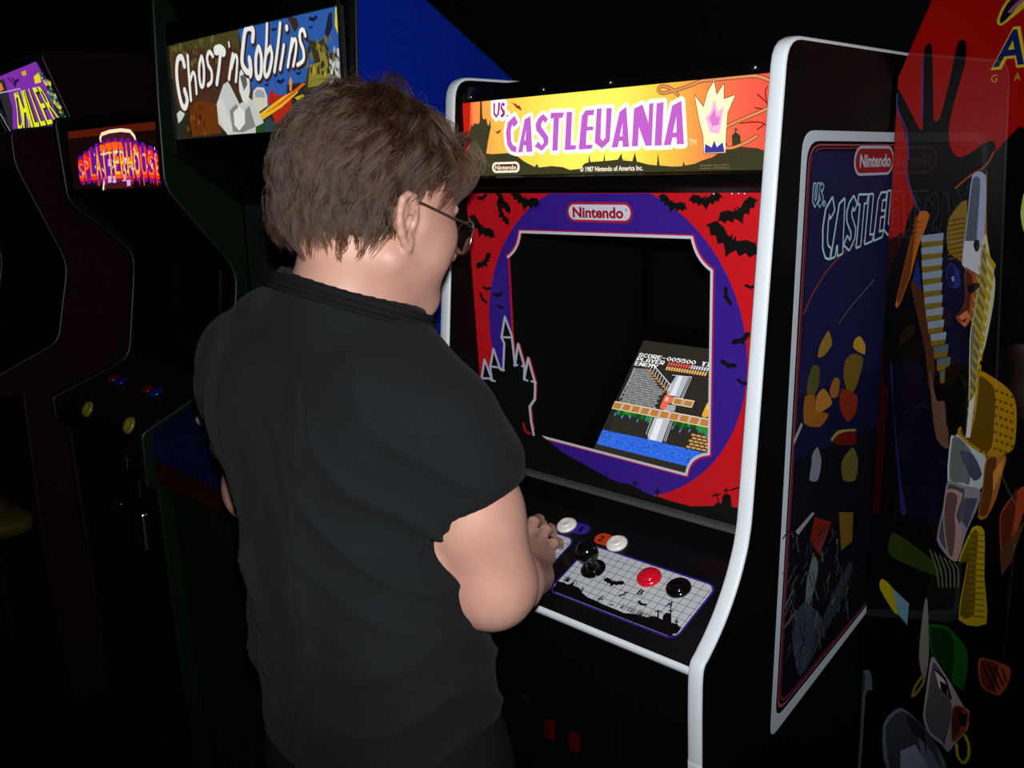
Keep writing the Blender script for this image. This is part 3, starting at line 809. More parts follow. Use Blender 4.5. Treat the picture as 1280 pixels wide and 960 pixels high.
STROKES={
'marquee':[
(7,'6a2410',[1408,1013,1338,1072,1245,1125,1127,1143,1084,1100,1151,1054,1292,1066,1454,1088,1680,1137,1879,1193,2116,1208,2409,1196,2674,1137,2835,1056,2877,952,2860,836,2763,757,2542,684,2251,594,2081,513,2027,426,2072,334,2213,293,2403,331,2628,428],50.9),
(8,'d89058',[1408,1013,1338,1072,1245,1125,1127,1143,1084,1100,1151,1054,1292,1066,1454,1088,1680,1137,1879,1193,2116,1208,2409,1196,2674,1137,2835,1056,2877,952,2860,836,2763,757,2542,684,2251,594,2081,513,2027,426,2072,334,2213,293,2403,331,2628,428],33.3),
(3,'8a2018',[2774,257,2789,464,2727,570,2584,603,2378,596],16.9),
(3,'8a2018',[2727,570,2627,506],16.8),
(3,'8a2018',[2775,671,2757,825,2728,946,2757,1020],16.6),
(3,'8a2018',[2757,825,2618,937],16.7),
(3,'8a2018',[2747,741,2591,776],16.7),
],
'bezel':[
(6,'a9b0c0',[-2858,1461,-2658,1488,-2614,1461,-2513,1459],35.6),
(6,'a9b0c0',[-2603,1710,-2405,1718,-2263,1688],34.9),
(6,'a9b0c0',[-2262,2265,-2049,2281],33.8),
(6,'a9b0c0',[-2017,1806,-1928,1820],33.8),
(6,'a9b0c0',[-1829,1814,-1756,1811],33.4),
(6,'a9b0c0',[-1783,1591,-1711,1576],33.5),
(6,'a9b0c0',[-1625,1581,-1520,1571],33.1),
(4,'0a0e0c',[931,251,926,92],23.7),
(4,'0a0e0c',[887,182,981,218],23.6),
(4,'0a0e0c',[1978,416,2033,246],21.8),
(4,'0a0e0c',[1920,358,2054,413],21.8),
(4,'0a0e0c',[2149,524,2152,446],21.5),
(4,'0a0e0c',[2111,481,2190,506],21.5),
(4,'0a0e0c',[501,273,504,144],24.4),
(4,'0a0e0c',[455,226,552,247],24.3),
(4,'0a0e0c',[-77,280,-73,186],25.3),
(4,'0a0e0c',[-377,293,-383,196],25.9),
(4,'0a0e0c',[2223,513,2360,585],21.2),
],
'monitor':[
(3,'c8c8c8',[-428,1658,-422,1087],12.2),
(3,'c8c8c8',[-468,1661,-449,1089],12.2),
(3,'c8c8c8',[-844,1636,-428,1658],12.4),
(3,'c8c8c8',[-456,746,-418,361],12),
(3,'c8c8c8',[-423,746,-382,353],11.9),
(3,'c8c8c8',[-868,746,-839,413],12.3),
(3,'c8c8c8',[-1710,1660,-1734,988],13.1),
],
'panel':[
(4,'060606',[1023,430,1036,596],20.8),
(4,'060606',[991,519,1076,533],20.8),
(4,'060606',[1947,695,2043,556],19.4),
(4,'060606',[1924,654,2002,689],19.5),
(4,'060606',[2101,778,2141,720],19.4),
(4,'060606',[2092,744,2142,766],19.4),
(4,'060606',[2287,650,2342,557],18.9),
(4,'060606',[2286,614,2329,624],19),
(4,'060606',[641,607,678,524],21.4),
(4,'060606',[1239,493,1288,508],20.4),
],
'side':[
(6,'7a3a2a',[2292,13592,2526,13854,2910,14137,3499,14386,4010,14457,4416,14463],25.8),
(6,'5a4a4a',[3292,13354,3591,13532,4285,13864],22.5),
],
'splat':[
(3,'f0d8b8',[-15691,15331,-15346,15989,-15425,16299,-15421,16663,-13766,16665,-13473,16199],82.9),
(4,'e8e0f0',[-15526,16109,-13498,16164],52.5),
],
'chill':[
(3,'2a1038',[-21380,1449,-21310,1326,-21533,1227],74.1),
(3,'2a1038',[-20982,1368,-21369,1331],73.4),
(3,'2a1038',[-21674,1474,-21493,1294],74.5),
],
'red':[
(4,'3a3a90',[-72,16461,14,16210,152,15930,208,15544],20.1),
(4,'3a3a90',[321,16881,371,16081],19.4),
(4,'3a3a90',[137,15490,283,15100,421,14823],20.2),
(4,'a04818',[1387,15618,1297,15440,1093,15312,913,15154],23.9),
(6,'6a6450',[928,9896,1047,9625,1098,9367],23.3),
(6,'6a6450',[1002,9877,1111,9645,1156,9386],23.2),
(6,'6a6450',[1076,9858,1175,9665,1214,9405],23.1),
(6,'6a6450',[1149,9840,1238,9685,1271,9424],22.9),
(6,'6a6450',[1222,9821,1301,9705,1327,9442],22.8),
(6,'6a6450',[1294,9803,1364,9724,1384,9461],22.7),
(8,'140a0a',[1135,8045,1292,7967,1412,7681],30.5),
(8,'d8c820',[1547,6989,1576,6822,1664,6739,1735,6882,1720,7072,1662,7187],43.7),
(7,'8a7a30',[815,7458,854,7658,976,7891,970,7743,848,7491],35.1),
(6,'0a0a0a',[132,7619,180,7449,156,7230],22.4),
(6,'0a0a0a',[174,7606,213,7463,200,7249],22.3),
(6,'0a0a0a',[216,7593,246,7477,244,7268],22.2),
(6,'0a0a0a',[252,7668,278,7490,287,7287],22.2),
(6,'0a0a0a',[294,7655,311,7504,331,7305],22.1),
(6,'0a0a0a',[335,7642,343,7518,374,7324],22),
(6,'0a0a0a',[371,7716,375,7531,417,7342],21.9),
(6,'2a0c08',[1803,8437,2034,8054],28.8),
(6,'2a0c08',[1902,8435,2077,8133],28.6),
(6,'2a0c08',[2000,8434,2119,8212],28.4),
(6,'2a0c08',[2097,8433,2161,8291],28.2),
],
}
TITLE=[[-1700,917,-1633,805,-1728,743,-1762,786,-1798,704,-1801,536,-1768,475,-1683,439,-1700,355,-1810,384,-1892,476,-1912,667,-1859,823],
[-1654,356,-1482,851,-1355,893,-1343,357,-1469,356,-1476,457,-1527,458,-1557,357],
[-1083,907,-989,829,-1043,771,-1093,814,-1136,755,-1121,706,-989,562,-999,464,-1137,363,-1292,434,-1212,503,-1133,445,-1091,484,-1100,540,-1239,671,-1253,761,-1190,850],
[-925,916,-654,906,-690,829,-762,831,-809,360,-918,356,-869,833,-937,830],
[-604,907,-494,905,-539,428,-424,420,-453,361,-663,360],
[-233,909,-62,909,-82,835,-185,835,-206,680,-87,675,-96,623,-218,624,-240,421,-107,420,-130,362,-382,359,-308,832],
[-15,921,73,921,42,504,82,464,135,510,165,916,264,914,216,459,69,358,-69,446],
[247,365,404,853,526,913,566,366,452,366,446,450,388,452,357,366],
[616,369,662,880,811,928,911,680,929,928,1001,938,965,369,859,369,743,631,725,370],
[1054,927,1174,936,1134,363,1014,367],
[1170,365,1315,881,1465,934,1507,369,1388,369,1384,461,1318,463,1289,365],
[-2169,1135,-2128,1137,-2144,986,-2111,948,-2081,982,-2058,1139,-2008,1136,-2044,965,-2117,902,-2180,967],
[-1949,1136,-1904,1108,-1931,1068,-1961,1091,-1975,1060,-1911,993,-1923,937,-1985,899,-2027,935,-1975,961,-1968,982,-2014,1041,-1998,1103],
[-1887,927,-1864,943,-1840,924,-1866,907]]
BRUSH=[([-10165,17805,-10239,17972,-10423,17957,-10530,17724,-10531,17398,-10439,17063,-10295,16982,-10179,17128,-10254,17329],125.2),
([-9987,17980,-10004,17647,-10016,17118],94.5),
([-9979,17485,-9844,17634,-9761,17595,-9743,17435,-9748,17228],79.7),
([-9412,17910,-9528,17764,-9575,17517,-9530,17355,-9430,17379,-9357,17624,-9370,17843,-9412,17910],91.7),
([-8950,17881,-9066,17969,-9180,17887,-9162,17731,-9054,17598,-9087,17415,-9246,17349],85.5),
([-8802,17973,-8641,17972,-8523,17915],192.2),
([-8630,17926,-8746,17633,-8880,17352],106),
([-8289,18065,-8277,17992],51.3),
([-8172,17836,-8272,17651,-8389,17405],86),
([-8263,17591,-8104,17800,-8020,17747,-8066,17544,-8136,17340],76.8),
([-7410,18007,-7367,18175,-7490,18246,-7644,18206,-7751,17985,-7849,17672,-7753,17517,-7642,17463,-7560,17529,-7574,17706],115.5),
([-7538,17673,-7534,17468,-7583,17384],82.7),
([-7227,17874,-7332,17712,-7371,17454,-7331,17335,-7208,17383,-7143,17665,-7186,17841,-7227,17874],97.4),
([-6867,18231,-6937,17901,-7051,17513],79.4),
([-6807,17831,-6776,17659,-6906,17415,-7030,17339,-7070,17457,-6977,17706,-6807,17831],87.5),
([-6427,18193,-6547,17833,-6729,17400],81.6),
([-6354,17813,-6434,17626,-6532,17425],77.4),
([-6224,18106,-6222,18084],98.4),
([-6077,17894,-6168,17684,-6274,17444],72.2),
([-6158,17683,-6017,17873,-5950,17826,-5995,17639,-6094,17442],67.9),
([-5652,17902,-5701,18001,-5805,17986,-5824,17839,-5742,17669,-5762,17508,-5957,17444],74.1)]
BATS=[('bezel',-2507,4587,255,-15),('bezel',-2071,4565,549,60),('bezel',-2077,4326,424,60),('bezel',-1526,4522,613,15),('bezel',-2595,4072,644,30),('bezel',-2566,3515,447,-35),('bezel',-2552,3070,210,0),('bezel',-2684,2890,248,50),('bezel',-2291,2979,240,-10),('bezel',-2259,2777,172,10),('bezel',1315,4498,473,20),('bezel',1869,4551,502,-5),('bezel',2380,4392,619,-25),('bezel',2253,3996,828,25),('bezel',2555,3439,187,0),('bezel',2179,3287,272,70),('bezel',2417,2706,326,-30),('bezel',2202,2335,266,10),('bezel',2432,2112,209,10),('gng',-5397,18138,194,0),('gng',-5487,18017,99,0),('gng',-5960,17293,129,0),('gng',-6563,17202,190,0),('gng',-7042,17181,113,0),('gng',-6657,18109,135,0),('panel',1015,865,306,-8),('panel',1304,737,124,-60),('panel',1659,692,150,5)]
CASTLE_EDGE=[-2756,1074,-2842,1296,-2860,1444,-2746,1813,-2609,1511,-2591,1464,-2614,1692,-2497,2031,-2362,1691,-2291,1684,-2219,2159,-2276,2264,-2162,2622,-2027,2321,-2009,2039,-1995,1802,-1887,2185,-1765,1800,-1796,1590,-1670,1969,-1542,1561,-1573,1271,-1705,1123,-1692,866,-1650,640]
# ------------------------------------------------------------------ shared materials
BLACK = pmat('black_laminate', (0.0008, 0.0008, 0.0009), 0.5, 0.12, grain=0.3, grain_scale=300, bump=0.05)
BLACK_SATIN = pmat('black_satin_metal', (0.0010, 0.0010, 0.0011), 0.35, 0.25)
BLACK_DEEP = pmat('black_interior', (0.0015, 0.0015, 0.0015), 0.9, 0.1)
WHITE_TRIM = pmat('white_edge_trim', (0.66, 0.71, 0.75), 0.35, 0.4, grain=0.03, grain_scale=40)
WHITE_PLASTIC = pmat('white_button_plastic', (0.78, 0.76, 0.68), 0.25, 0.5)
RED_PLASTIC = pmat('red_button_plastic', (0.62, 0.006, 0.02), 0.2, 0.6)
BLACK_GLOSS = pmat('black_gloss_plastic', (0.002, 0.002, 0.002), 0.12, 0.6)
STEEL = pmat('screw_steel', (0.6, 0.6, 0.6), 0.25, 0.5, metal=1.0)

# ------------------------------------------------------------------ room
carpet = pmat('dark_carpet', (0.004, 0.004, 0.006), 0.95, 0.1, grain=0.6, grain_scale=220, bump=0.6)
wall_paint = pmat('black_wall_paint', (0.0012, 0.0012, 0.0012), 0.8, 0.1, grain=0.3, grain_scale=80, bump=0.2)
bm = bmesh.new(); box(bm, (-4.6, -3.0, -0.06), (2.6, 1.3, 0.0)); struct('floor', bm, carpet)
bm = bmesh.new(); box(bm, (-4.6, -3.0, 3.0), (2.6, 1.3, 3.06)); struct('ceiling', bm, wall_paint)
bm = bmesh.new(); box(bm, (-4.6, 1.3, -0.06), (2.6, 1.4, 3.06)); struct('wall_back', bm, wall_paint)
bm = bmesh.new(); box(bm, (-4.7, -3.0, -0.06), (-4.6, 1.4, 3.06)); struct('wall_left', bm, wall_paint)
bm = bmesh.new(); box(bm, (2.6, -3.0, -0.06), (2.7, 1.4, 3.06)); struct('wall_right', bm, wall_paint)

# ------------------------------------------------------------------ shared cabinet builders
def profile_panel(bm, prof, x0, x1, mi=0):
    fr = Frame((x0, 0, 0), (0, 1, 0), (0, 0, 1))
    slab(bm, fr, prof, 0, x1 - x0, mi)

def edge_strip(bm, path, x0, x1, out=0.0022):
    """T-moulding: a slightly domed strip following the (y, z) edge path of a side panel."""
    n = len(path); rows = []
    w = x1 - x0
    for i, (y, z) in enumerate(path):
        a = path[max(0, i - 1)]; b = path[min(n - 1, i + 1)]
        d = Vector((b[0] - a[0], b[1] - a[1])).normalized()
        nn = Vector((-d.y, d.x))
        row = []
        for t, h in ((0, -0.003), (0, 0.0004), (0.08, 0.0014), (0.3, 0.0021), (0.5, 0.0023), (0.7, 0.0021), (0.92, 0.0014), (1, 0.0004), (1, -0.003)):
            row.append(bm.verts.new((x0 - 0.0006 + (w + 0.0012) * t, y + nn.x * h, z + nn.y * h)))
        rows.append(row)
    for a, b in zip(rows[:-1], rows[1:]):
        for k in range(len(a) - 1):
            bm.faces.new((a[k], a[k + 1], b[k + 1], b[k]))

def round_path(pts, r, k=5):
    """Round the interior corners of an open (y, z) polyline; r is one radius or one per point."""
    out = [pts[0]]
    for i in range(1, len(pts) - 1):
        rr_ = r[i] if isinstance(r, (list, tuple)) else r
        p = Vector(pts[i]); a = (Vector(pts[i - 1]) - p); b = (Vector(pts[i + 1]) - p)
        d = min(rr_, a.length * 0.49, b.length * 0.49)
        if d < 1e-5:
            out.append(tuple(p)); continue
        s = p + a.normalized() * d; e = p + b.normalized() * d
        for j in range(k + 1):
            t = j / k
            q = s * (1 - t) ** 2 + p * 2 * t * (1 - t) + e * t * t
            out.append(tuple(q))
    out.append(pts[-1])
    return out

def push_button(name, fr, u, v, mat, parent, rim=None, r=0.0155, concave=True, label=None):
    bm = bmesh.new()
    o = fr.at(u, v)
    if concave:       # raised ring with a plunger inside
        prof = [(r * 1.32, 0.0), (r * 1.32, 0.002), (r * 1.2, 0.004), (r * 1.02, 0.0052), (r * 0.86, 0.0055), (r * 0.84, 0.0045), (r * 0.82, 0.0078), (r * 0.74, 0.0088), (r * 0.62, 0.0086), (r * 0.3, 0.0078), (0, 0.0075)]
    else:             # wide low domed button
        prof = [(r * 1.3, 0.0), (r * 1.3, 0.003), (r * 1.2, 0.0055), (r * 1.03, 0.0065), (r * 0.9, 0.006), (r * 0.88, 0.005), (r * 0.87, 0.0085), (r * 0.8, 0.0098), (r * 0.5, 0.0104), (0, 0.0106)]
    lathe(bm, o, fr.n, prof, 28)
    return put(name, bm, mat, parent, True, label)

def joystick(fr, u, v, parent, mat):
    bm = bmesh.new()
    o = fr.at(u, v)
    prof = [(0.0195, 0), (0.0195, 0.0018), (0.018, 0.0026), (0.011, 0.003), (0.0105, 0.005), (0.0085, 0.010), (0.0062, 0.016), (0.006, 0.020)]
    R0 = 0.0175; hc = 0.034
    for i in range(13):
        a = math.radians(-72 + 162 * i / 12)
        prof.append((R0 * math.cos(a) if i < 12 else 0, hc + R0 * math.sin(a)))
    lathe(bm, o, fr.n, prof, 32)
    return put('joystick', bm, mat, parent, True)

# ------------------------------------------------------------------ the cabinet being played
W, TH = 0.31, 0.019
cab = empty('arcade_cabinet', (0, 0.4, 0), 'black arcade cabinet with white edge trim and a lit orange marquee, being played', 'arcade cabinet', 'arcade cabinets along the row')

front_edge = [(0.0225, 0.03), (0.0222, 0.10), (0.0170, 0.72), (0.0165, 0.80), (0.0140, 0.88), (0.0155, 0.931), (0.029, 0.947), (0.0455, 0.9625), (0.067, 0.987), (0.087, 1.0165), (0.102, 1.046), (0.1145, 1.084), (0.1225, 1.155), (0.150, 1.50)]
front_edge = smooth(front_edge, 4)
top_part = round_path([(0.150, 1.50), (0.1665, 1.703), (0.70, 1.703), (0.86, 1.56), (0.86, 0.03)], [0, 0.034, 0.02, 0.03, 0])
outline = front_edge[:-1] + top_part
panels = []
for sx in (-1, 1):
    x0, x1 = (W - TH, W) if sx > 0 else (-W, -W + TH)
    bm = bmesh.new(); profile_panel(bm, outline, x0, x1)
    sp = put('side_panel', bm, BLACK, cab)
    bm = bmesh.new(); edge_strip(bm, outline, x0, x1)
    put('edge_trim', bm, WHITE_TRIM, sp, True, 'white plastic edge trim')
    panels.append(sp)
XI = W - TH

# plates between the side panels
def plate(name, pts, mat, parent=cab, x=XI, lab=None):
    bm = bmesh.new(); profile_panel(bm, pts, -x, x)
    return put(name, bm, mat, parent, False, lab)
plate('top_panel', [(0.176, 1.676), (0.188, 1.688), (0.70, 1.69), (0.845, 1.555), (0.845, 1.54), (0.69, 1.676)], BLACK_SATIN)
plate('back_panel', [(0.835, 0.05), (0.85, 0.05), (0.85, 1.54), (0.835, 1.54)], BLACK)
plate('bottom_panel', [(0.04, 0.04), (0.835, 0.04), (0.835, 0.06), (0.04, 0.06)], BLACK)
lf = plate('lower_front_panel', [(0.033, 0.04), (0.052, 0.04), (0.052, 0.915), (0.033, 0.905)], BLACK)

# marquee: backlit sheet held by two black retainers
MQ = Frame((0, 0.1858, 1.5451), (1, 0, 0), (0, -0.025, 0.9997))
bm = bmesh.new(); slab(bm, MQ, [(-XI, -0.006), (XI, -0.006), (XI, 0.128), (-XI, 0.128)], -0.006, 0)
mq_film = bpy.data.materials.new('backlit_sunset_film'); mq_film.use_nodes = True
nt = mq_film.node_tree; b = nt.nodes['Principled BSDF']
tc = nt.nodes.new('ShaderNodeTexCoord'); sep = nt.nodes.new('ShaderNodeSeparateXYZ'); rp = nt.nodes.new('ShaderNodeValToRGB')
mr = nt.nodes.new('ShaderNodeMapRange'); mr.inputs[1].default_value = -0.3; mr.inputs[2].default_value = 0.3
nt.links.new(tc.outputs['Object'], sep.inputs[0]); nt.links.new(sep.outputs[0], mr.inputs[0]); nt.links.new(mr.outputs[0], rp.inputs[0])
stops = [(0.0, 'd01018'), (0.04, 'd82018'), (0.055, 'f88040'), (0.13, 'fcae48'), (0.24, 'fdd44c'), (0.40, 'fdf05a'), (0.55, 'fef45c'), (0.68, 'fdcc40'), (0.76, 'fca040'), (0.84, 'fa6a40'), (0.92, 'f44a40'), (1.0, 'e03038')]
el = rp.color_ramp.elements
while len(el) < len(stops): el.new(0.5)
for e_, (pz, h) in zip(el, stops): e_.position = pz; e_.color = (*hexlin(h), 1)
nz = nt.nodes.new('ShaderNodeTexNoise'); nz.inputs['Scale'].default_value = 9
nt.links.new(tc.outputs['Object'], nz.inputs['Vector'])
ma = nt.nodes.new('ShaderNodeMath'); ma.operation = 'MULTIPLY_ADD'; ma.inputs[1].default_value = 0.12; ma.inputs[2].default_value = 1.02
nt.links.new(nz.outputs['Fac'], ma.inputs[0]); nt.links.new(ma.outputs[0], b.inputs['Emission Strength'])
nt.links.new(rp.outputs[0], b.inputs['Emission Color']); b.inputs['Base Color'].default_value = (0.08, 0.05, 0.02, 1); b.inputs['Roughness'].default_value = 0.4; b.inputs['Specular IOR Level'].default_value = 0.0
mq = put('marquee', bm, mq_film, cab)
pr = Print(MQ, emit=1.0)
for ly, col, q in PRINT['marquee']: pr.poly(ly, col, pairs(q))
for ly, col, q, w in STROKES['marquee']: pr.line(ly, col, [(min(0.288, x), min(0.1165, y)) for x, y in smooth(pairs(q))], w * 1e-4)
flame = [(.183, .024), (.182, .045), (.175, .068), (.168, .099), (.182, .083), (.188, .101), (.198, .115), (.202, .097), (.213, .110), (.213, .091), (.230, .095), (.219, .074), (.217, .052), (.216, .024)]
pr.line(7, '8a4a20', flame, 0.0022, True)          # a plain pale blaze stands where the printed figure is
pr.poly(8, 'fdf0c4', flame)
pr.poly(9, 'f4b4dc', [(.193, .050), (.185, .070), (.192, .074), (.199, .092), (.204, .076), (.213, .082), (.210, .062), (.206, .048)])
pr.poly(10, 'e078c4', [(.196, .058), (.191, .068), (.199, .080), (.203, .068), (.208, .071), (.206, .060)])
pr.poly(9, '40389a', [(.184, .0245), (.185, .036), (.195, .031), (.199, .040), (.203, .031), (.212, .037), (.215, .0245)])
for q in TITLE:
    pts = pairs(q)
    big = len(TITLE) and max(y for x, y in pts) - min(y for x, y in pts) > 0.03
    pr.line(4, 'ffffff', pts, 0.0115, True)
    pr.poly(5, 'c060c8' if big and min(x for x, y in pts) > -0.2 else 'a02878', pts)
def pill(pr, ly, col, u0, v0, u1, v1):
    pr.poly(ly, col, rrect(u0, v0, u1, v1, (v1 - v0) / 2 * 0.999))
pill(pr, 6, 'fff4d8', -0.2262, 0.0048, -0.1632, 0.0216)
pill(pr, 7, '5a2410', -0.2218, 0.0082, -0.1676, 0.0182)
pr.text(8, 'fff4d8', 'Nintendo', -0.2185, 0.0098, 0.0068, 0.048, 0.02)
pr.text(8, 'fff8e0', '\u00a9 1987 Nintendo of America Inc.', -0.0361, 0.0038, 0.0068, 0.117, 0.02)
pr.text(8, 'ffe8a0', 'TM', 0.1592, 0.0345, 0.0085, 0.0115, 0.0)
pr.text(8, '8a8050', 'TRADEMARK AND LICENSE OF', 0.1765, 0.0070, 0.0022, 0.0455, 0.0)
pr.text(8, '8a8050', 'Nintendo of America Inc.', 0.1763, 0.0034, 0.0024, 0.048, 0.0)
pr.done('marquee_print', mq)
ret = plate('marquee_retainer', [(0.172, 1.662), (0.1845, 1.6655), (0.1845, 1.676), (0.176, 1.676)], BLACK_SATIN)
for sx in (-0.262, -0.1, 0.03, 0.262):
    bm = bmesh.new(); lathe(bm, (sx, 0.1735, 1.671), (0, -0.95, 0.3), [(0.0042, 0), (0.0042, 0.001), (0.003, 0.002), (0, 0.0024)], 12)
    put('screw', bm, STEEL, ret, True)
plate('marquee_retainer', [(0.176, 1.5275), (0.197, 1.5175), (0.197, 1.546), (0.1845, 1.546), (0.178, 1.542)], BLACK_SATIN)

# bezel with its window
BZ = Frame((0, 0.2112, 1.0517), (1, 0, 0), (0, -0.0576, 0.9983))
HB = 0.4665
ce = pairs(CASTLE_EDGE)
win = [(-0.168, 0.4055), (-0.1685, 0.398)]
def notch(cx, cy, x0, y0, x1, y1, k=7):       # concave quarter arc between two window corners
    out = []
    for i in range(k + 1):
        t = i / k
        mx_, my_ = x1 * 0 + cx, cy
        out.append(((1 - t) ** 2 * x0 + 2 * t * (1 - t) * mx_ + t * t * x1, (1 - t) ** 2 * y0 + 2 * t * (1 - t) * my_ + t * t * y1))
    return out
window = (notch(-0.1745, 0.376, -0.200, 0.3635, -0.168, 0.4055) + notch(0.170, 0.376, 0.1635, 0.4065, 0.195, 0.3625)
          + notch(0.152, 0.090, 0.1865, 0.0985, 0.1465, 0.0585))
i0 = 16     # right-hand foot of the castle outline joins the lower sill of the window
right_side = [q for q in ce[13:]]              # from the tall tower's right flank down to the sill
win_poly = window + [right_side[-1]] + right_side[::-1][1:]
frame_line = window + [right_side[-1]]
bm = bmesh.new()
outer = [(-XI, -0.004), (XI, -0.004), (XI, HB), (-XI, HB)]
loops = [[Vector((u, v, 0)) for u, v in outer], [Vector((u, v, 0)) for u, v in win_poly]]
flat = outer + win_poly
tri = tessellate_polygon(loops)
for h, flip in ((0.0, False), (-0.004, True)):
    vv = [bm.verts.new(BZ.at(u, v, h)) for u, v in flat]
    for t in tri:
        bm.faces.new([vv[i] for i in (t[::-1] if flip else t)])
    if h == 0.0: top_v = vv
for lp in (range(0, 4), range(4, len(flat))):
    lp = list(lp)
    for a_, b_ in zip(lp, lp[1:] + lp[:1]):
        bm.faces.new((top_v[a_], top_v[b_], vv[b_], vv[a_]))
bz = put('bezel', bm, ink('b8141c', 0.3), cab, False, 'red bezel with bat print around the screen window')
pr = Print(BZ)
circ = []
for i in range(64):
    a = 2 * math.pi * i / 64
    circ.append((-0.003 + 0.253 * math.cos(a), min(HB - 0.0005, 0.2405 + 0.2445 * math.sin(a))))
pr.poly(1, '331a80', circ, [win_poly])
pr.line(2, 'a81838', [(x * 1.013, y + (0.0018 if y > 0.25 else -0.0018)) for x, y in frame_line], 0.0045, False)
pr.line(3, 'bcbcc4', frame_line, 0.0042, False)
pr.line(5, 'a9b0c0', ce, 0.0050)
pr.poly(4, '0a0e0c', [(-0.29, -0.003), (0.29, -0.003), (0.29, 0.012), (0.1, 0.010), (0.0, 0.02), (-0.1, 0.045), (-0.2, 0.09), (-0.29, 0.125)])
for ly, col, q in PRINT['bezel']:
    q = pairs(q)
    if len(q) > 30:      # castle body: keep clear of the window edge
        pass
    pr.poly(ly, col, [(max(-XI + 0.001, min(XI - 0.001, x)), max(-0.003, y)) for x, y in q])
for ly, col, q, w in STROKES['bezel']:
    pr.line(ly, col, pairs(q), w * 1e-4)
for pl, u, v, w, r in BATS:
    if pl == 'bezel': pr.bat(4, '0a0e0c', u * 1e-4, v * 1e-4, w * 1.1e-4, -r)
def clip_print(pr, lo_v, hi_v):
    pass
pill(pr, 3, 'a01c2c', -0.0645, 0.4235, 0.0625, 0.4535); pill(pr, 4, 'c4c0d0', -0.0605, 0.4272, 0.0585, 0.4498)
pr.text(5, '901020', 'Nintendo', -0.0525, 0.4308, 0.0150, 0.098, 0.036)
pr.text(5, '604060', '\u00ae', 0.0485, 0.4405, 0.004, 0.0055)
for q in ((0.228, 0.4655), (0.238, 0.466), (0.247, 0.4655), (0.2, 0.4652)):
    pr.disc(6, 'c8c8c8', q[0], q[1], 0.0012, 8)
o = pr.done('bezel_print', bz)
# trim the print to the bezel sheet (bats run off its top edge)
bm = bmesh.new(); bm.from_mesh(o.data)
for co, no in ((BZ.at(0, HB), BZ.ey), (BZ.at(XI, 0), BZ.ex), (BZ.at(-XI, 0), -BZ.ex)):
    bmesh.ops.bisect_plane(bm, geom=bm.verts[:] + bm.edges[:] + bm.faces[:], plane_co=co, plane_no=no, clear_outer=True)
bm.to_mesh(o.data); bm.free()
plate('bezel_sill', [(0.196, 1.044), (0.2065, 1.0475), (0.2065, 1.0525), (0.1975, 1.0505)], pmat('grey_sill', (0.05, 0.055, 0.055), 0.5, 0.4, grain=0.6, grain_scale=500), lab='grey strip under the bezel')
plate('shelf_plate', [(0.196, 1.0), (0.2065, 1.0), (0.2065, 1.046), (0.196, 1.044)], BLACK)

# monitor laid back inside a black shroud
MN = Frame((0, 0.385, 1.056), (1, 0, 0), (0, 0.6306, 0.7761))
bm = bmesh.new(); slab(bm, MN, rrect(-0.215, -0.08, 0.215, 0.265, 0.03), -0.05, -0.0015)
mon = put('monitor', bm, BLACK_GLOSS, cab, False, 'tilted screen showing a side-scrolling game')
pr = Print(MN, base=0.0002, step=0.0002, emit=1.0)
pr.rect(0, '2c2822', -0.1810, -0.044, 0.1810, 0.2265)
pr.traced('monitor')
# brick courses, steps, platform blocks, railings, water ripples and foliage of the game picture
k = 0
for r in range(15):
    y = 0.0935 + r * 0.0046
    x_hi = -0.083 - max(0, (y - 0.125)) * 1.35
    for c in range(12):
        x = -0.1715 + c * 0.0096 + (0.0048 if r % 2 else 0)
        if x + 0.008 < x_hi:
            pr.rect(3, 'a8a8a4' if (r + c) % 3 else '8c8c8c', x, y, x + 0.0072, y + 0.0017); pr.rect(3, '4a4a48', x, y + 0.0017, x + 0.008, y + 0.0030)
for i in range(9):
    u, v = -0.139 + i * 0.0073, 0.166 - i * 0.0045
    pr.rect(5, 'c08448', u, v - 0.003, u + 0.0075, v); pr.rect(5, 'd0d0d0', u + 0.003, v, u + 0.0045, v + 0.011)
pr.line(5, 'd8d8d8', [(-0.134, 0.178), (-0.078, 0.143)], 0.0016)
for i in range(17):
    u = -0.1815 + i * 0.0214
    pr.rect(4, 'e4d8c8', max(-0.181, u), 0.0765, min(0.181, u + 0.0204), 0.0925)
    pr.rect(5, 'b87838', max(-0.181, u + 0.0016), 0.0778, min(0.181, u + 0.0192), 0.0905)
for u in (-0.0585, -0.0365):
    pr.rect(5, 'e4d8c8', u, 0.107, u + 0.0205, 0.121); pr.rect(6, 'b87838', u + 0.0016, 0.1085, u + 0.019, 0.119)
rg = random.Random(5)
for i in range(360):
    u = rg.uniform(-0.178, 0.178); v = rg.uniform(0.006, 0.031)
    pr.rect(5, rg.choice(['16368c', '16368c', '5a90f0']), u, v, u + 0.003, v + 0.001)
for (a0, a1) in ((-0.172, -0.085), (-0.040, 0.16)):
    n = int((a1 - a0) / 0.006)
    for i in range(n):
        u = a0 + i * 0.006 + rg.uniform(-.001, .001); h_ = rg.uniform(0.006, 0.016)
        pr.poly(3, rg.choice(['1e6a1e', '2a8a2a', '164a16']), [(u, 0.0765), (u + 0.0085, 0.0765), (u + 0.006, 0.0765 - h_), (u + 0.002, 0.0765 - h_ * 0.8)])
        if i % 3 == 0: pr.rect(4, '4a80d8', u + 0.002, 0.0765 - h_ - 0.004, u + 0.005, 0.0765 - h_ + 0.002)
for r in range(5):
    for c in range(14):
        u, v = 0.006 + c * 0.0105 + (0.004 if r % 2 else 0), 0.033 + r * 0.0058
        pr.rect(3, 'c89858', u, v, u + 0.0085, v + 0.0034); pr.rect(3, '5a3a1c', u, v + 0.0034, u + 0.0085, v + 0.0048)
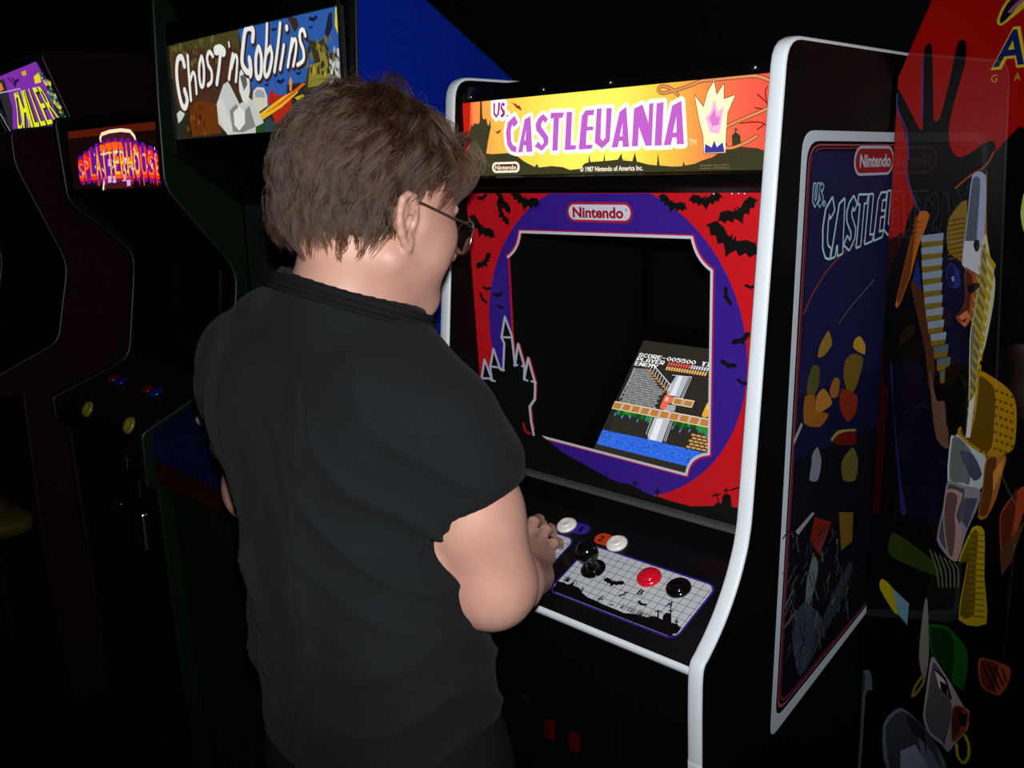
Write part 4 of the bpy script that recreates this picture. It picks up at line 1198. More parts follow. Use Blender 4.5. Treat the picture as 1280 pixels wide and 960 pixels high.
for x0_, w_ in ((0.09, 0.042),):
    pr.rect(3, 'a8acb4', x0_, 0.034, x0_ + w_, 0.0765); pr.rect(3, 'a8acb4', x0_, 0.0925, x0_ + w_, 0.166); pr.rect(4, 'dce0e6', x0_ + 0.01, 0.0925, x0_ + 0.02, 0.166)
DOTS = {'S': '0111110 1100011 1100000 0111110 0000011 1100011 0111110', 'C': '0011110 0110011 1100000 1100000 1100000 0110011 0011110', 'O': '0111110 1100011 1100011 1100011 1100011 1100011 0111110',
        'R': '1111110 1100011 1100011 1100111 1111100 1101110 1100111', 'E': '1111111 1100000 1100000 1111110 1100000 1100000 1111111', '-': '0000000 0000000 0000000 1111110 0000000 0000000 0000000',
        '0': '0011100 0100110 1100011 1100011 1100011 0110010 0011100', '5': '1111110 1100000 1111110 0000011 0000011 1100011 0111110', 'T': '1111111 0011100 0011100 0011100 0011100 0011100 0011100',
        'I': '1111110 0011000 0011000 0011000 0011000 0011000 1111110', 'M': '1100011 1110111 1111111 1101011 1100011 1100011 1100011', 'P': '1111110 1100011 1100011 1100011 1111110 1100000 1100000',
        'L': '1100000 1100000 1100000 1100000 1100000 1100000 1111111', 'A': '0011100 0110110 1100011 1100011 1111111 1100011 1100011', 'Y': '1100011 1100011 0110110 0011100 0011100 0011100 0011100',
        'N': '1100011 1110011 1111011 1111111 1101111 1100111 1100011'}
def dot_text(pr, s, u, v, cw=0.01085, chh=0.0092, col='f4f4f4'):
    for i, c in enumerate(s):
        if c not in DOTS: continue
        for r, row in enumerate(DOTS[c].split()):
            j = 0
            while j < 7:
                if row[j] == '1':
                    k_ = j
                    while k_ < 7 and row[k_] == '1': k_ += 1
                    pr.rect(7, col, u + cw * (i + j / 8), v + chh * (6 - r) / 8, u + cw * (i + k_ / 8), v + chh * (7 - r) / 8)
                    j = k_
                else: j += 1
dot_text(pr, 'SCORE-005500', -0.1755, 0.1905); dot_text(pr, 'TIME', -0.0345, 0.1905)
dot_text(pr, 'PLAYER', -0.1755, 0.1810); dot_text(pr, 'ENEMY', -0.1755, 0.1715)
for i in range(16):
    pr.rect(7, 'e85848' if i < 9 else 'd8d8e8', -0.103 + i * 0.0056, 0.1812, -0.0995 + i * 0.0056, 0.1885)
    pr.rect(7, 'f0b868', -0.103 + i * 0.0056, 0.1715, -0.0995 + i * 0.0056, 0.1790)
for u, v, w_, h_, c1_, c2_ in ((-0.080, 0.0935, 0.014, 0.030, 'e86050', 'f8c0a8'), (0.010, 0.0935, 0.013, 0.030, 'e0a030', 'f8e070')):
    pr.poly(7, c1_, rrect(u, v, u + w_, v + h_, w_ * 0.4)); pr.poly(8, c2_, rrect(u + w_ * .3, v + h_ * .55, u + w_ * .75, v + h_ * .85, w_ * 0.15))
pr.done('screen_picture', mon)
bm = bmesh.new()
box(bm, (-XI, 0.24, 0.94), (-XI + 0.004, 0.66, 1.51)); box(bm, (XI - 0.004, 0.24, 0.94), (XI, 0.66, 1.51))
box(bm, (-XI, 0.22, 1.509), (XI, 0.70, 1.513)); box(bm, (-XI, 0.22, 0.936), (XI, 0.70, 0.94)); box(bm, (-XI, 0.70, 0.936), (XI, 0.704, 1.513))
put('monitor_shroud', bm, BLACK_DEEP, cab)

# control panel
CP = Frame((0, 0.0144, 0.9272), (1, 0, 0), (0, 0.9121, 0.41))
bm = bmesh.new(); slab(bm, CP, [(-XI, 0), (XI, 0), (XI, 0.2055), (-XI, 0.2055)], -0.012, 0)
cpn = put('control_panel', bm, pmat('black_panel_overlay', (0.003, 0.003, 0.003), 0.3, 0.5, grain=0.4, grain_scale=200), cab)
bm = bmesh.new()
edge = []
for t, h in ((0, 0.0), (0.15, 0.0018), (0.5, 0.0026), (0.85, 0.0018), (1, 0.0)):
    edge.append((-h, 0.0006 - 0.0125 * t))
rows = [[bm.verts.new(CP.at(x, u, v)) for x in (-XI, XI)] for u, v in edge]
back = [bm.verts.new(CP.at(x, 0.004, v)) for v in (0.0006, -0.0119) for x in (-XI, XI)]
for a_, b_ in zip(rows[:-1], rows[1:]): bm.faces.new((a_[0], a_[1], b_[1], b_[0]))
bm.faces.new((back[0], back[1], rows[0][1], rows[0][0])); bm.faces.new((rows[-1][0], rows[-1][1], back[3], back[2]))
put('edge_trim', bm, WHITE_TRIM, cpn, True, 'white front edge trim')
for s in (-1, 1):
    shift = 0.0 if s > 0 else -0.2615
    pr = Print(CP, base=0.0003, step=0.0001, rough=0.3)
    u0, u1, v0, v1 = 0.0155 + shift, 0.2480 + shift, 0.0325, 0.1425
    pr.poly(0, '2e1a78', rrect(u0, v0, u1, v1, 0.016)); pr.poly(1, 'b4b8bc', rrect(u0 + 0.0032, v0 + 0.0032, u1 - 0.0032, v1 - 0.0032, 0.013))
    a_ = u0 + 0.0125
    while a_ < u1 - 0.006:
        pr.rect(2, '5a3438', a_ - 0.0004, v0 + 0.0034, a_ + 0.0004, v1 - 0.0034); a_ += 0.0133
    a_ = v0 + 0.0118
    while a_ < v1 - 0.005:
        pr.rect(2, '46464e', u0 + 0.0034, a_ - 0.0004, u1 - 0.0034, a_ + 0.0004); a_ += 0.0118
    for ly, col, q in PRINT['panel']: pr.poly(ly, col, [(max(u0 + 0.002, min(u1 - 0.002, x + shift)), max(v0 + 0.002, y)) for x, y in pairs(q)])
    for ly, col, q, w in STROKES['panel']: pr.line(ly, col, [(x + shift, y) for x, y in pairs(q)], w * 1e-4)
    pr.poly(4, '060606', [(u0 + 0.0034, 0.056), (u0 + 0.05, 0.046), (u0 + 0.19, 0.044), (u1 - 0.010, 0.0405), (u1 - 0.0055, 0.0385), (u1 - 0.013, v0 + 0.0034), (u0 + 0.012, v0 + 0.0034), (u0 + 0.0052, v0 + 0.007)])
    gr = random.Random(3)
    for i in range(44):
        u = u0 + 0.125 + gr.uniform(0, 0.06); pr.poly(4, '060606', [(u, 0.050), (u + 0.0012, 0.050), (u + 0.0004 + gr.uniform(-.001, .001), 0.058 + gr.uniform(0, .006))])
    for i in range(16):
        u = u0 + 0.008 + gr.uniform(0, 0.03); pr.poly(4, '060606', [(u, 0.060), (u + 0.002, 0.060), (u + gr.uniform(-.002, .003), 0.068 + gr.uniform(0, .005))])
    for pl, u, v, w, r in BATS:
        if pl == 'panel': pr.bat(4, '060606', u * 1e-4 + shift, v * 1e-4, w * 1.25e-4, -r)
    pr.text(4, '060606', 'B', 0.1475 + shift, 0.0825, 0.0100, 0.0088, 0.03); pr.text(4, '060606', 'A', 0.1995 + shift, 0.0805, 0.0100, 0.0100, 0.03)
    pr.done('control_overlay', cpn)
    joystick(CP, 0.0545 + shift, 0.0985, cpn, BLACK_GLOSS)
    push_button('push_button', CP, 0.1465 + shift, 0.1165, RED_PLASTIC, cpn, r=0.0142, concave=False, label='red action button')
    push_button('push_button', CP, 0.1985 + shift, 0.1155, BLACK_GLOSS, cpn, r=0.0142, concave=False, label='black action button')
pr = Print(CP, base=0.0003, step=0.0001, rough=0.3)
pill(pr, 0, '32208a', -0.058, 0.1525, -0.006, 0.1755); pr.text(1, '0a0610', '1', -0.0245, 0.1585, 0.0115, 0.005, 0.02)
pill(pr, 0, 'b83c14', 0.0125, 0.147, 0.063, 0.1705); pr.text(1, '0a0610', '2', 0.0195, 0.1525, 0.0115, 0.0095, 0.02)
pr.done('start_stickers', cpn)
push_button('push_button', CP, -0.0510, 0.1620, WHITE_PLASTIC, cpn, r=0.0128, label='white start button beside the purple 1')
push_button('push_button', CP, 0.0555, 0.1580, WHITE_PLASTIC, cpn, r=0.0128, label='white start button beside the orange 2')

# coin door with two faintly lit reject buttons
bm = bmesh.new(); box(bm, (-0.17, 0.024, 0.35), (0.17, 0.033, 0.80), 0.003)
cd = put('coin_door', bm, BLACK_SATIN, cab)
for x in (0.038, 0.0875):
    bm = bmesh.new(); box(bm, (x - 0.009, 0.018, 0.718), (x + 0.009, 0.026, 0.746), 0.002)
    put('reject_button', bm, pmat('red_reject_lens', (0.03, 0.001, 0.002), 0.15, 0.5, emit=(0.5, 0.0, 0.02), strength=0.006), cd, False, 'dim red coin reject button')
bm = bmesh.new(); tube(bm, [(-0.02, 0.021, 0.766), (-0.003, 0.021, 0.766)], 0.002)
put('hinge_pin', bm, STEEL, cd)

# side print on the right-hand panel
SD = Frame((W + 0.0002, 0, 0), (0, 1, 0), (0, 0, 1))
def art_outline(d):
    return round_path([(0.30, 1.5935 - d), (0.2115 + d, 1.5935 - d), (0.1865 + d, 0.757 + d * 2.0), (0.44, 0.8405 + d), (0.80, 0.957 + d)], [0, 0.028, 0.02 + d * .2, 0, 0])
pr = Print(SD, base=0.0003, step=0.0002, rough=0.5, gain=0.95, spec=0.1)
full = art_outline(0) + [(0.80, 1.5935)]
pr.poly(0, 'b8c2ca', full)
for ly, d, col in ((1, 0.0130, '060608'), (2, 0.0168, '8a4a50'), (3, 0.0190, '060608'), (3.5, 0.0210, '7a2430'), (4, 0.0230, '0a0a14')):
    pr.poly(ly, col, art_outline(d) + [(0.80, 1.5935 - d)])
pr.poly(5, '16163e', [(0.2375, 1.5675)] + [(0.80, 1.5675), (0.80, 1.25), (0.226, 1.25)])
pr.poly(5, '101030', [(0.226, 1.25), (0.80, 1.25), (0.80, 1.16), (0.224, 1.16)])
for ly, col, q in PRINT['side']: pr.poly(ly + 2, col, rounded(pairs(q)))
for ly, col, q, w in STROKES['side']: pr.line(ly + 2, col, smooth(pairs(q)), w * 1e-4)
SZ = (1.4254, 1.5058, 1.4480, 1.5095)
pts0 = [pairs(q) for q in TITLE]
for q in pts0[:11]:        # hollow pale letters: same lettering as the marquee, tapering along the side print
    qq = []
    for x, y in q:
        t = (x + 0.1950) / 0.185; g = (y - 0.036) / 0.0555
        qq.append((0.2678 + t * 0.1808, SZ[0] + (SZ[2] - SZ[0]) * t + g * ((SZ[1] - SZ[0]) * (1 - t) + (SZ[3] - SZ[2]) * t)))
    pr.line(9, 'a8d0d8', qq, 0.0060, True); pr.poly(10, '1a1644', qq)
for q in pts0[11:]:
    qq = [(0.2335 + (x + 0.2255) * 0.95, 1.4895 + (y - 0.083) * 1.2) for x, y in q]
    pr.line(9, '8ab0b8', qq, 0.0045, True); pr.poly(10, '1a1644', qq)
pill(pr, 8, 'a8b0b8', 0.3485, 1.5345, 0.470, 1.5745); pill(pr, 9, '8e1c26', 0.3525, 1.538, 0.466, 1.571)
pr.text(10, 'b4b8c0', 'Nintendo', 0.365, 1.5465, 0.0165, 0.095, 0.03)
pr.done('side_print', panels[1])
# ------------------------------------------------------------------ neighbouring cabinets
def wood(name, rgb, rough=0.5):
    return pmat(name, rgb, rough, 0.08, grain=0.25, grain_scale=90, bump=0.08)

def cabinet_shell(root, prof, x0, x1, t, mats, trim_mat, inner=None):
    """Two profiled side panels with edge trim, plus top, back and bottom boards."""
    out = []
    profs = prof if isinstance(prof, tuple) else (prof, prof)
    for k, (a, b_) in enumerate(((x0, x0 + t), (x1 - t, x1))):
        prof = profs[k]
        bm = bmesh.new(); profile_panel(bm, prof, a, b_)
        sp = put('side_panel', bm, mats[k], root)
        bm = bmesh.new(); edge_strip(bm, prof[:-1], a, b_)
        put('edge_trim', bm, trim_mat, sp, True)
        out.append(sp)
    return out

def board(root, name, pts, x0, x1, mat, label=None):
    bm = bmesh.new(); profile_panel(bm, pts, x0, x1)
    return put(name, bm, mat, root, False, label)

# --- tall cabinet with a blue side, behind the player
g = empty('arcade_cabinet', (-0.78, 0.35, 0), 'tall arcade cabinet with a blue side and a wide cartoon graveyard marquee', 'arcade cabinet', 'arcade cabinets along the row')
blue = wood('blue_laminate', (0.001, 0.013, 0.24), 0.55)
green = wood('dark_green_paint', (0.0012, 0.0065, 0.0014), 0.6)
trim_dark = pmat('dark_edge_trim', (0.004, 0.005, 0.004), 0.4, 0.4)
GP = [(y - 0.020, z) for y, z in round_path([(0.012, 0.04), (-0.012, 0.47), (-0.022, 0.875), (-0.046, 0.885), (-0.046, 1.005), (0.13, 1.085), (0.205, 1.25), (0.216, 1.345), (0.062, 1.535), (0.066, 1.72), (0.076, 1.925), (0.10, 1.921), (0.70, 1.568), (0.74, 1.53), (0.74, 0.04)],
                [0, 0, .005, .005, .012, .04, .05, .04, .03, .01, .02, .01, .03, .03, 0])]
gp = cabinet_shell(g, (GP, [(y + 0.030, z) for y, z in GP]), -1.125, -0.432, 0.020, (green, blue), trim_dark)
gp[0]['label'] = 'dark green side panel'; gp[1]['label'] = 'blue side panel'
GX0, GX1 = -1.105, -0.452
board(g, 'back_panel', [(0.72, 0.05), (0.735, 0.05), (0.735, 1.54), (0.72, 1.55)], GX0, GX1, BLACK)
board(g, 'top_panel', [(0.10, 1.895), (0.10, 1.91), (0.71, 1.552), (0.70, 1.54)], GX0, GX1, BLACK)
board(g, 'lower_front_panel', [(0.02, 0.05), (0.04, 0.05), (0.008, 0.88), (-0.012, 0.88)], GX0, GX1, green, 'green lower front board')
GM = Frame((0, 0.07, 0), (1, 0, 0), (0, 0, 1))
bm = bmesh.new(); slab(bm, GM, [(GX0, 1.60), (GX1, 1.60), (GX1, 1.865), (GX0, 1.865)], -0.012, -0.0008)
gm = put('marquee', bm, BLACK_SATIN, g)
pr = Print(GM, base=0.0, step=0.00025, emit=0.85)
pr.rect(0, '2a2a20', -1.081, 1.634, -0.462, 1.8265)
pr.traced('gng')
for pl, u, v, w, r in BATS:
    if pl == 'gng': pr.bat(4, '101c38', u * 1e-4, v * 1e-4, w * 1.5e-4, r)
rg = random.Random(11)
for i in range(150):       # mottled undergrowth and rock of the printed scene
    k = i % 5
    if k < 2: u, v, c = rg.uniform(-1.07, -0.88), rg.uniform(1.775, 1.822), rg.choice(['5a5428', '3a3418', '6a6430'])
    elif k == 2: u, v, c = rg.uniform(-1.03, -0.95), rg.uniform(1.64, 1.70), rg.choice(['8a4814', '52280c', '3a1c0a'])
    elif k == 3: u, v, c = rg.uniform(-0.575, -0.475), rg.uniform(1.715, 1.785), rg.choice(['a89c40', '4a4620', '2c2c1c', '6c6838'])
    else: u, v, c = rg.uniform(-0.50, -0.465), rg.uniform(1.70, 1.76), rg.choice(['a0a09c', '50504c', 'c4c4c0'])
    s = rg.uniform(0.002, 0.006); a = rg.uniform(0, 3)
    pr.poly(3, c, [(u + s * math.cos(a + q) * rg.uniform(.6, 1.4), v + s * 1.5 * math.sin(a + q)) for q in (0, 1.3, 2.6, 4.1, 5.2)])
for ly, grow, off, col in ((6, 0.0062, 0.0022, '3a2420'), (7, 0.0026, 0.0, '5a3a38'), (8, 0.0, 0.0, 'eef0ea')):
    for q, w in BRUSH:
        q = smooth(pairs(q), 4)
        pr.line(ly, col, [(x + off, y - off * 1.5) for x, y in q], w * 1e-4 + grow)
pr.done('marquee_print', gm)
for nm, v0, v1 in (('marquee_frame', 1.605, 1.6345), ('marquee_frame', 1.826, 1.87)):
    bm = bmesh.new(); slab(bm, GM, [(GX0, v0), (GX1, v0), (GX1, v1), (GX0, v1)], -0.004, 0.006); put(nm, bm, BLACK_SATIN, g)
for u0, u1 in ((GX0, -1.081), (-0.4615, GX1)):
    bm = bmesh.new(); slab(bm, GM, [(u0, 1.605), (u1, 1.605), (u1, 1.87), (u0, 1.87)], -0.004, 0.0065); put('marquee_frame', bm, pmat('dark_frame_metal', (0.012, 0.016, 0.016), 0.4, 0.5), g)
board(g, 'speaker_panel', [(0.075, 1.60), (0.085, 1.61), (0.232, 1.50), (0.224, 1.49)], GX0, GX1, BLACK)
board(g, 'bezel', [(0.224, 1.07), (0.236, 1.07), (0.236, 1.52), (0.224, 1.52)], GX0, GX1, BLACK)
GB = Frame((0, 0.224, 0), (1, 0, 0), (0, 0, 1))
bm = bmesh.new()
for u0, u1 in ((-1.09, -1.02), (-1.016, -0.955)):
    slab(bm, GB, [(u0, 1.09), (u1, 1.09), (u1, 1.52), (u0, 1.52)], 0, 0.003)
put('bezel_border', bm, pmat('charcoal_card', (0.010, 0.011, 0.012), 0.6, 0.3), g, False, 'charcoal strips at the edge of the screen')
bm = bmesh.new(); slab(bm, GB, rrect(-0.94, 1.12, -0.56, 1.46, 0.03), 0, 0.004); put('screen', bm, BLACK_GLOSS, g, False, 'dark switched-off screen')
bm = bmesh.new(); slab(bm, GB, rrect(-0.5225, 1.2785, -0.484, 1.345, 0.003), 0.0003, 0.0012)
card = put('instruction_card', bm, pmat('white_card', (0.55, 0.6, 0.58), 0.5, 0.3), g, False, 'small white printed card')
pr = Print(GB, base=0.0014, step=0.0002)
for i in range(7): pr.rect(0, '2a3034', -0.519, 1.283 + i * 0.0085, -0.519 + (0.031 if i % 3 else 0.022), 1.2855 + i * 0.0085)
pr.done('card_print', card)
GC = Frame((0, -0.046, 1.005), (1, 0, 0), (0, 0.176, 0.08))
board(g, 'control_panel', [(-0.044, 0.888), (-0.03, 0.888), (0.0, 0.99), (0.2, 1.075), (0.2, 1.085), (0.128, 1.083), (-0.044, 1.004)], GX0, GX1, pmat('deep_blue_panel', (0.0012, 0.004, 0.035), 0.5, 0.2))
gcp = [o for o in g.children if o.name.startswith('control_panel')][0]
GF = Frame((0, -0.0445, 0), (1, 0, 0), (0, 0, 1))
pr = Print(GF, rough=0.5, gain=0.55, spec=0.2)
pr.poly(0, '3a0a08', [(GX0 + 0.002, 0.889), (GX1 - 0.002, 0.889), (GX1 - 0.002, 0.93), (GX0 + 0.002, 0.945)])
pr.poly(0, '0c1c5a', [(GX0 + 0.002, 0.945), (GX1 - 0.002, 0.93), (GX1 - 0.002, 1.003), (GX0 + 0.002, 1.003)])
for i in range(9):
    u = -1.02 + i * 0.045
    pr.line(1, '02030c', smooth([(u, 0.925), (u + 0.012, 0.978), (u + 0.03, 0.96), (u + 0.028, 0.93), (u + 0.05, 0.915), (u + 0.06, 0.96)], 3), 0.0035)
pr.done('front_print', gcp)
bm = bmesh.new(); lathe(bm, (-0.925, 0.005, 1.028), GC.n, [(0.012, 0), (0.012, 0.004), (0.006, 0.006), (0.006, 0.02), (0.012, 0.024), (0.015, 0.034), (0.012, 0.043), (0, 0.047)], 20)
put('joystick', bm, WHITE_PLASTIC, gcp, True, 'white knob on the blue control panel')

# --- low cabinet with the dripping red marquee
s = empty('arcade_cabinet', (-1.5, 0.35, 0), 'black arcade cabinet with dripping red lettering on its marquee and yellow buttons', 'arcade cabinet', 'arcade cabinets along the row')
SP = round_path([(0.05, 0.03), (0.03, 0.87), (-0.002, 0.90), (-0.004, 0.972), (0.22, 1.05), (0.27, 1.35), (0.10, 1.50), (0.09, 1.72), (0.65, 1.74), (0.72, 1.62), (0.72, 0.03)], [0, .02, .01, .01, .04, .05, .03, .02, .03, .03, 0])
sps = cabinet_shell(s, SP, -1.835, -1.185, 0.020, (BLACK, BLACK), pmat('black_edge_trim', (0.006, 0.006, 0.006), 0.4, 0.4))
SX0, SX1 = -1.815, -1.205
board(s, 'back_panel', [(0.70, 0.05), (0.715, 0.05), (0.715, 1.62), (0.70, 1.64)], SX0, SX1, BLACK)
board(s, 'top_panel', [(0.11, 1.70), (0.11, 1.715), (0.65, 1.73), (0.65, 1.715)], SX0, SX1, pmat('dark_red_laminate', (0.012, 0.001, 0.001), 0.5, 0.2))
board(s, 'lower_front_panel', [(0.07, 0.04), (0.09, 0.04), (0.06, 0.90), (0.04, 0.90)], SX0, SX1, BLACK)
board(s, 'bezel', [(0.235, 1.06), (0.25, 1.06), (0.285, 1.36), (0.27, 1.37)], SX0, SX1, BLACK)
board(s, 'speaker_panel', [(0.115, 1.52), (0.125, 1.53), (0.285, 1.375), (0.275, 1.365)], SX0, SX1, BLACK)
SB = Frame((0, 0.235, 1.06), (1, 0, 0), (0, 0.035, 0.31))
bm = bmesh.new(); slab(bm, SB, rrect(-1.71, 0.02, -1.31, 0.29, 0.03), 0, 0.004); put('screen', bm, BLACK_GLOSS, s, False, 'dark screen')
SM = Frame((0, 0.1, 0), (1, 0, 0), (0, 0, 1))
bm = bmesh.new(); slab(bm, SM, [(SX0, 1.52), (SX1, 1.52), (SX1, 1.70), (SX0, 1.70)], -0.012, -0.0008); sm = put('marquee', bm, BLACK_SATIN, s)
pr = Print(SM, base=0.0, step=0.0004, emit=1.15)
pr.rect(0, '140606', -1.765, 1.5345, -1.225, 1.682); pr.rect(0, '4a1408', -1.76, 1.664, -1.225, 1.682)
pr.traced('splat')
def arch(i): return 1 - ((i - 6) / 6.0) ** 2
for i, ch_ in enumerate('SPLATTERHOUSE'):        # dripping letters, tallest in the middle
    u = -1.7085 + i * 0.0375; a_ = arch(i); b0 = 1.5555 + 0.006 * a_; hh = 0.052 + 0.030 * a_
    pr.line(4, '5a1490', [(u + 0.015, b0 + 0.008), (u + 0.017, b0 + hh - 0.008)], 0.040)
    pr.text(6, '900818', ch_, u - 0.0015, b0 - 0.002, hh + 0.003, 0.037, 0.045)
    pr.text(7, 'f0281c' if a_ < 0.75 else 'f85a18', ch_, u, b0, hh, 0.034, 0.03)
    pr.text(8, 'f8781c' if a_ < 0.75 else 'ffc428', ch_, u + 0.002, b0 + 0.006, hh * 0.72, 0.029, -0.01)
rg = random.Random(2)
for i in range(48):
    u = -1.70 + rg.random() * 0.47; pr.disc(10, 'ffe8d8', u, rg.uniform(1.57, 1.625), 0.0018, 8, 0.004)
for i in range(26):
    u = -1.70 + rg.random() * 0.47; l = rg.uniform(0.01, 0.03); pr.line(5, rg.choice(['d81818', '8a2080', 'e86018']), [(u, 1.56), (u + 0.002, 1.562 - l * 0.7)], 0.0045)
pr.done('marquee_print', sm)
SCt = Frame((0, -0.002, 0.972), (1, 0, 0), (0, 0.222, 0.078))
board(s, 'control_panel', [(0.0, 0.90), (0.04, 0.90), (0.22, 1.035), (0.22, 1.048), (0.0, 0.970)], SX0, SX1, pmat('black_panel_plate', (0.003, 0.003, 0.004), 0.35, 0.5))
scp = [o for o in s.children if o.name.startswith('control_panel')][0]
SF = Frame((0, -0.002, 0.935), (1, 0, 0), (0, 0, 1))
yel = pmat('yellow_button_plastic', (0.22, 0.18, 0.012), 0.3, 0.5)
for x in (-1.574, -1.323):
    bm = bmesh.new(); lathe(bm, (x, 0.0, 0.975), (0, -0.85, 0.45), [(0.021, 0), (0.021, 0.005), (0.017, 0.008), (0.016, 0.006), (0.015, 0.013), (0, 0.015)], 24)
    put('push_button', bm, yel, scp, True, 'yellow button')
blu_b = pmat('blue_button_plastic', (0.006, 0.014, 0.16), 0.15, 0.6)
for u in (-1.66, -1.445):
    push_button('push_button', SCt, u, 0.135, blu_b, scp, r=0.016, label='blue button')
    push_button('push_button', SCt, u - 0.05, 0.135, pmat('dark_red_button_plastic', (0.11, 0.002, 0.004), 0.15, 0.6), scp, r=0.013, label='red button')
bm = bmesh.new(); box(bm, (-1.66, 0.032, 0.42), (-1.28, 0.046, 0.86), 0.004); scd = put('coin_door', bm, BLACK_SATIN, s)
for x, z in ((-1.47, 0.86), (-1.41, 0.80)):
    bm = bmesh.new(); tube(bm, [(x - 0.03, 0.03, z - 0.025), (x + 0.03, 0.03, z - 0.025), (x + 0.03, 0.03, z + 0.02)], 0.0018); put('latch', bm, STEEL, scd)
for x in (-1.53, -1.40):
    bm = bmesh.new(); box(bm, (x - 0.03, 0.024, 0.63), (x + 0.03, 0.034, 0.73), 0.004); put('coin_slot', bm, STEEL if x > -1.45 else BLACK_GLOSS, scd)

# --- red cabinet with the purple marquee, at the far end
c = empty('arcade_cabinet', (-2.15, 0.35, 0), 'dark red arcade cabinet with a tilted purple and yellow marquee, farthest along the row', 'arcade cabinet', 'arcade cabinets along the row')
redw = wood('dark_red_paint', (0.011, 0.0004, 0.0004), 0.7)
CPf = round_path([(-0.03, 0.03), (-0.058, 0.50), (-0.06, 0.985), (-0.15, 0.99), (-0.15, 1.03), (0.05, 1.115), (0.10, 1.33), (-0.005, 1.60), (-0.005, 1.69), (0.160, 1.708), (0.094, 1.892), (0.62, 1.92), (0.70, 1.80), (0.70, 0.03)], [0, 0, .01, .01, .015, .03, .04, .03, .02, .01, .02, .03, .03, 0])
cabinet_shell(c, CPf, -2.435, -1.875, 0.020, (redw, redw), pmat('black_edge_trim', (0.006, 0.006, 0.006), 0.4, 0.4))
CX0, CX1 = -2.415, -1.895
board(c, 'back_panel', [(0.68, 0.05), (0.695, 0.05), (0.695, 1.80), (0.68, 1.82)], CX0, CX1, BLACK)
board(c, 'top_panel', [(0.08, 1.885), (0.08, 1.90), (0.62, 1.915), (0.62, 1.90)], CX0, CX1, BLACK)
board(c, 'lower_front_panel', [(-0.01, 0.04), (0.01, 0.04), (-0.03, 0.99), (-0.05, 0.99)], CX0, CX1, BLACK)
board(c, 'control_panel', [(-0.148, 0.992), (-0.06, 0.992), (0.06, 1.10), (0.05, 1.113), (-0.148, 1.028)], CX0, CX1, BLACK_SATIN)
board(c, 'bezel', [(0.06, 1.12), (0.075, 1.12), (0.125, 1.34), (0.03, 1.60), (0.015, 1.60), (0.11, 1.34)], CX0, CX1, BLACK)
CHF = Frame((0, 0.164, 1.716), (1, 0, 0), (0, -0.4002, 0.9164))
bm = bmesh.new(); slab(bm, CHF, [(CX0, -0.008), (CX1, -0.008), (CX1, 0.185), (CX0, 0.185)], -0.012, -0.001); cm_ = put('marquee', bm, BLACK_SATIN, c)
pr = Print(CHF, base=0.0, step=0.0004, emit=0.95); pr.traced('chill')
cq = ((-2.2061, 0.1063), (-1.954, 0.1084), (-1.9416, 0.0041), (-2.3513, -0.0054))
pr.warp_text(4, '182010', 'CHILLER', cq, 0.01, -0.03, 0.006, -0.003); pr.warp_text(5, 'e4ee20', 'CHILLER', cq, -0.004, -0.08); 
pr.line(6, 'c8d0c8', [(-2.388, -0.015), (-2.388, 0.12)], 0.004); pr.rect(4, 'c0b0e0', -2.34, 0.1115, -2.12, 0.1145)
pr.done('marquee_print', cm_)
bm = bmesh.new()
fr = Frame((-2.12, -0.055, 0.575), (1, 0, 0), (0, -1, 0.0))
slab(bm, fr, rrect(-0.15, -0.02, 0.15, 0.13, 0.05), -0.02, 0.02)
tray = put('holster_tray', bm, pmat('dull_yellow_plastic', (0.07, 0.055, 0.006), 0.5, 0.3), c, True, 'dull yellow tray on the front')
bm = bmesh.new(); lathe(bm, (-2.14, -0.10, 0.55), (0, 0, -1), [(0.05, 0), (0.05, -0.03), (0.035, -0.055), (0.018, -0.075), (0, -0.08)], 18)
lathe(bm, (-2.14, -0.10, 0.59), (0, 0, 1), [(0.05, 0), (0.05, 0.012), (0.03, 0.035), (0.018, 0.055), (0, 0.06)], 18)
put('holster_cup', bm, pmat('tan_plastic', (0.04, 0.024, 0.012), 0.5, 0.3), tray, True)

# --- big glossy cabinet side at the right, its back corner against the played cabinet
r_ = empty('arcade_cabinet', (0.75, 0.75, 0), 'glossy red and black arcade cabinet side printed with a raised hand and a striped headcloth', 'arcade cabinet', 'arcade cabinets along the row')
RD = Frame((0.318, 0.462, 0), (0.99619, -0.08716, 0), (0, 0, 1))
rp_ = [(-0.0035, 0.03), (-0.0035, 1.60), (-0.003, 1.668), (0.0405, 1.765), (0.125, 1.935), (0.86, 1.95), (0.86, 1.60), (0.78, 1.50), (0.80, 1.12), (0.95, 1.02), (0.95, 0.92), (0.85, 0.88), (0.85, 0.03)]
gloss = pmat('glossy_black_vinyl', (0.001, 0.001, 0.001), 0.03, 0.35)
bm = bmesh.new(); slab(bm, RD, rp_, -0.02, 0.0); rside = put('side_panel', bm, gloss, r_)
bm = bmesh.new(); slab(bm, RD, rp_, -0.62, -0.60); put('side_panel', bm, gloss, r_)
def across(name, pts, mat, label=None):
    bm = bmesh.new()
    a = [bm.verts.new(RD.at(u, v, -0.02)) for u, v in pts]; b2 = [bm.verts.new(RD.at(u, v, -0.60)) for u, v in pts]
    bm.faces.new(a); bm.faces.new(b2[::-1])
    for i in range(len(pts)): bm.faces.new((a[i], b2[i], b2[(i + 1) % len(pts)], a[(i + 1) % len(pts)]))
    return put(name, bm, mat, r_, False, label)
across('back_panel', [(0.0, 0.05), (0.014, 0.05), (0.014, 1.66), (0.0, 1.66)], BLACK)
across('rear_slope_panel', [(0.0, 1.66), (0.014, 1.66), (0.135, 1.92), (0.122, 1.925)], BLACK)
across('top_panel', [(0.13, 1.915), (0.85, 1.93), (0.85, 1.944), (0.13, 1.93)], BLACK)
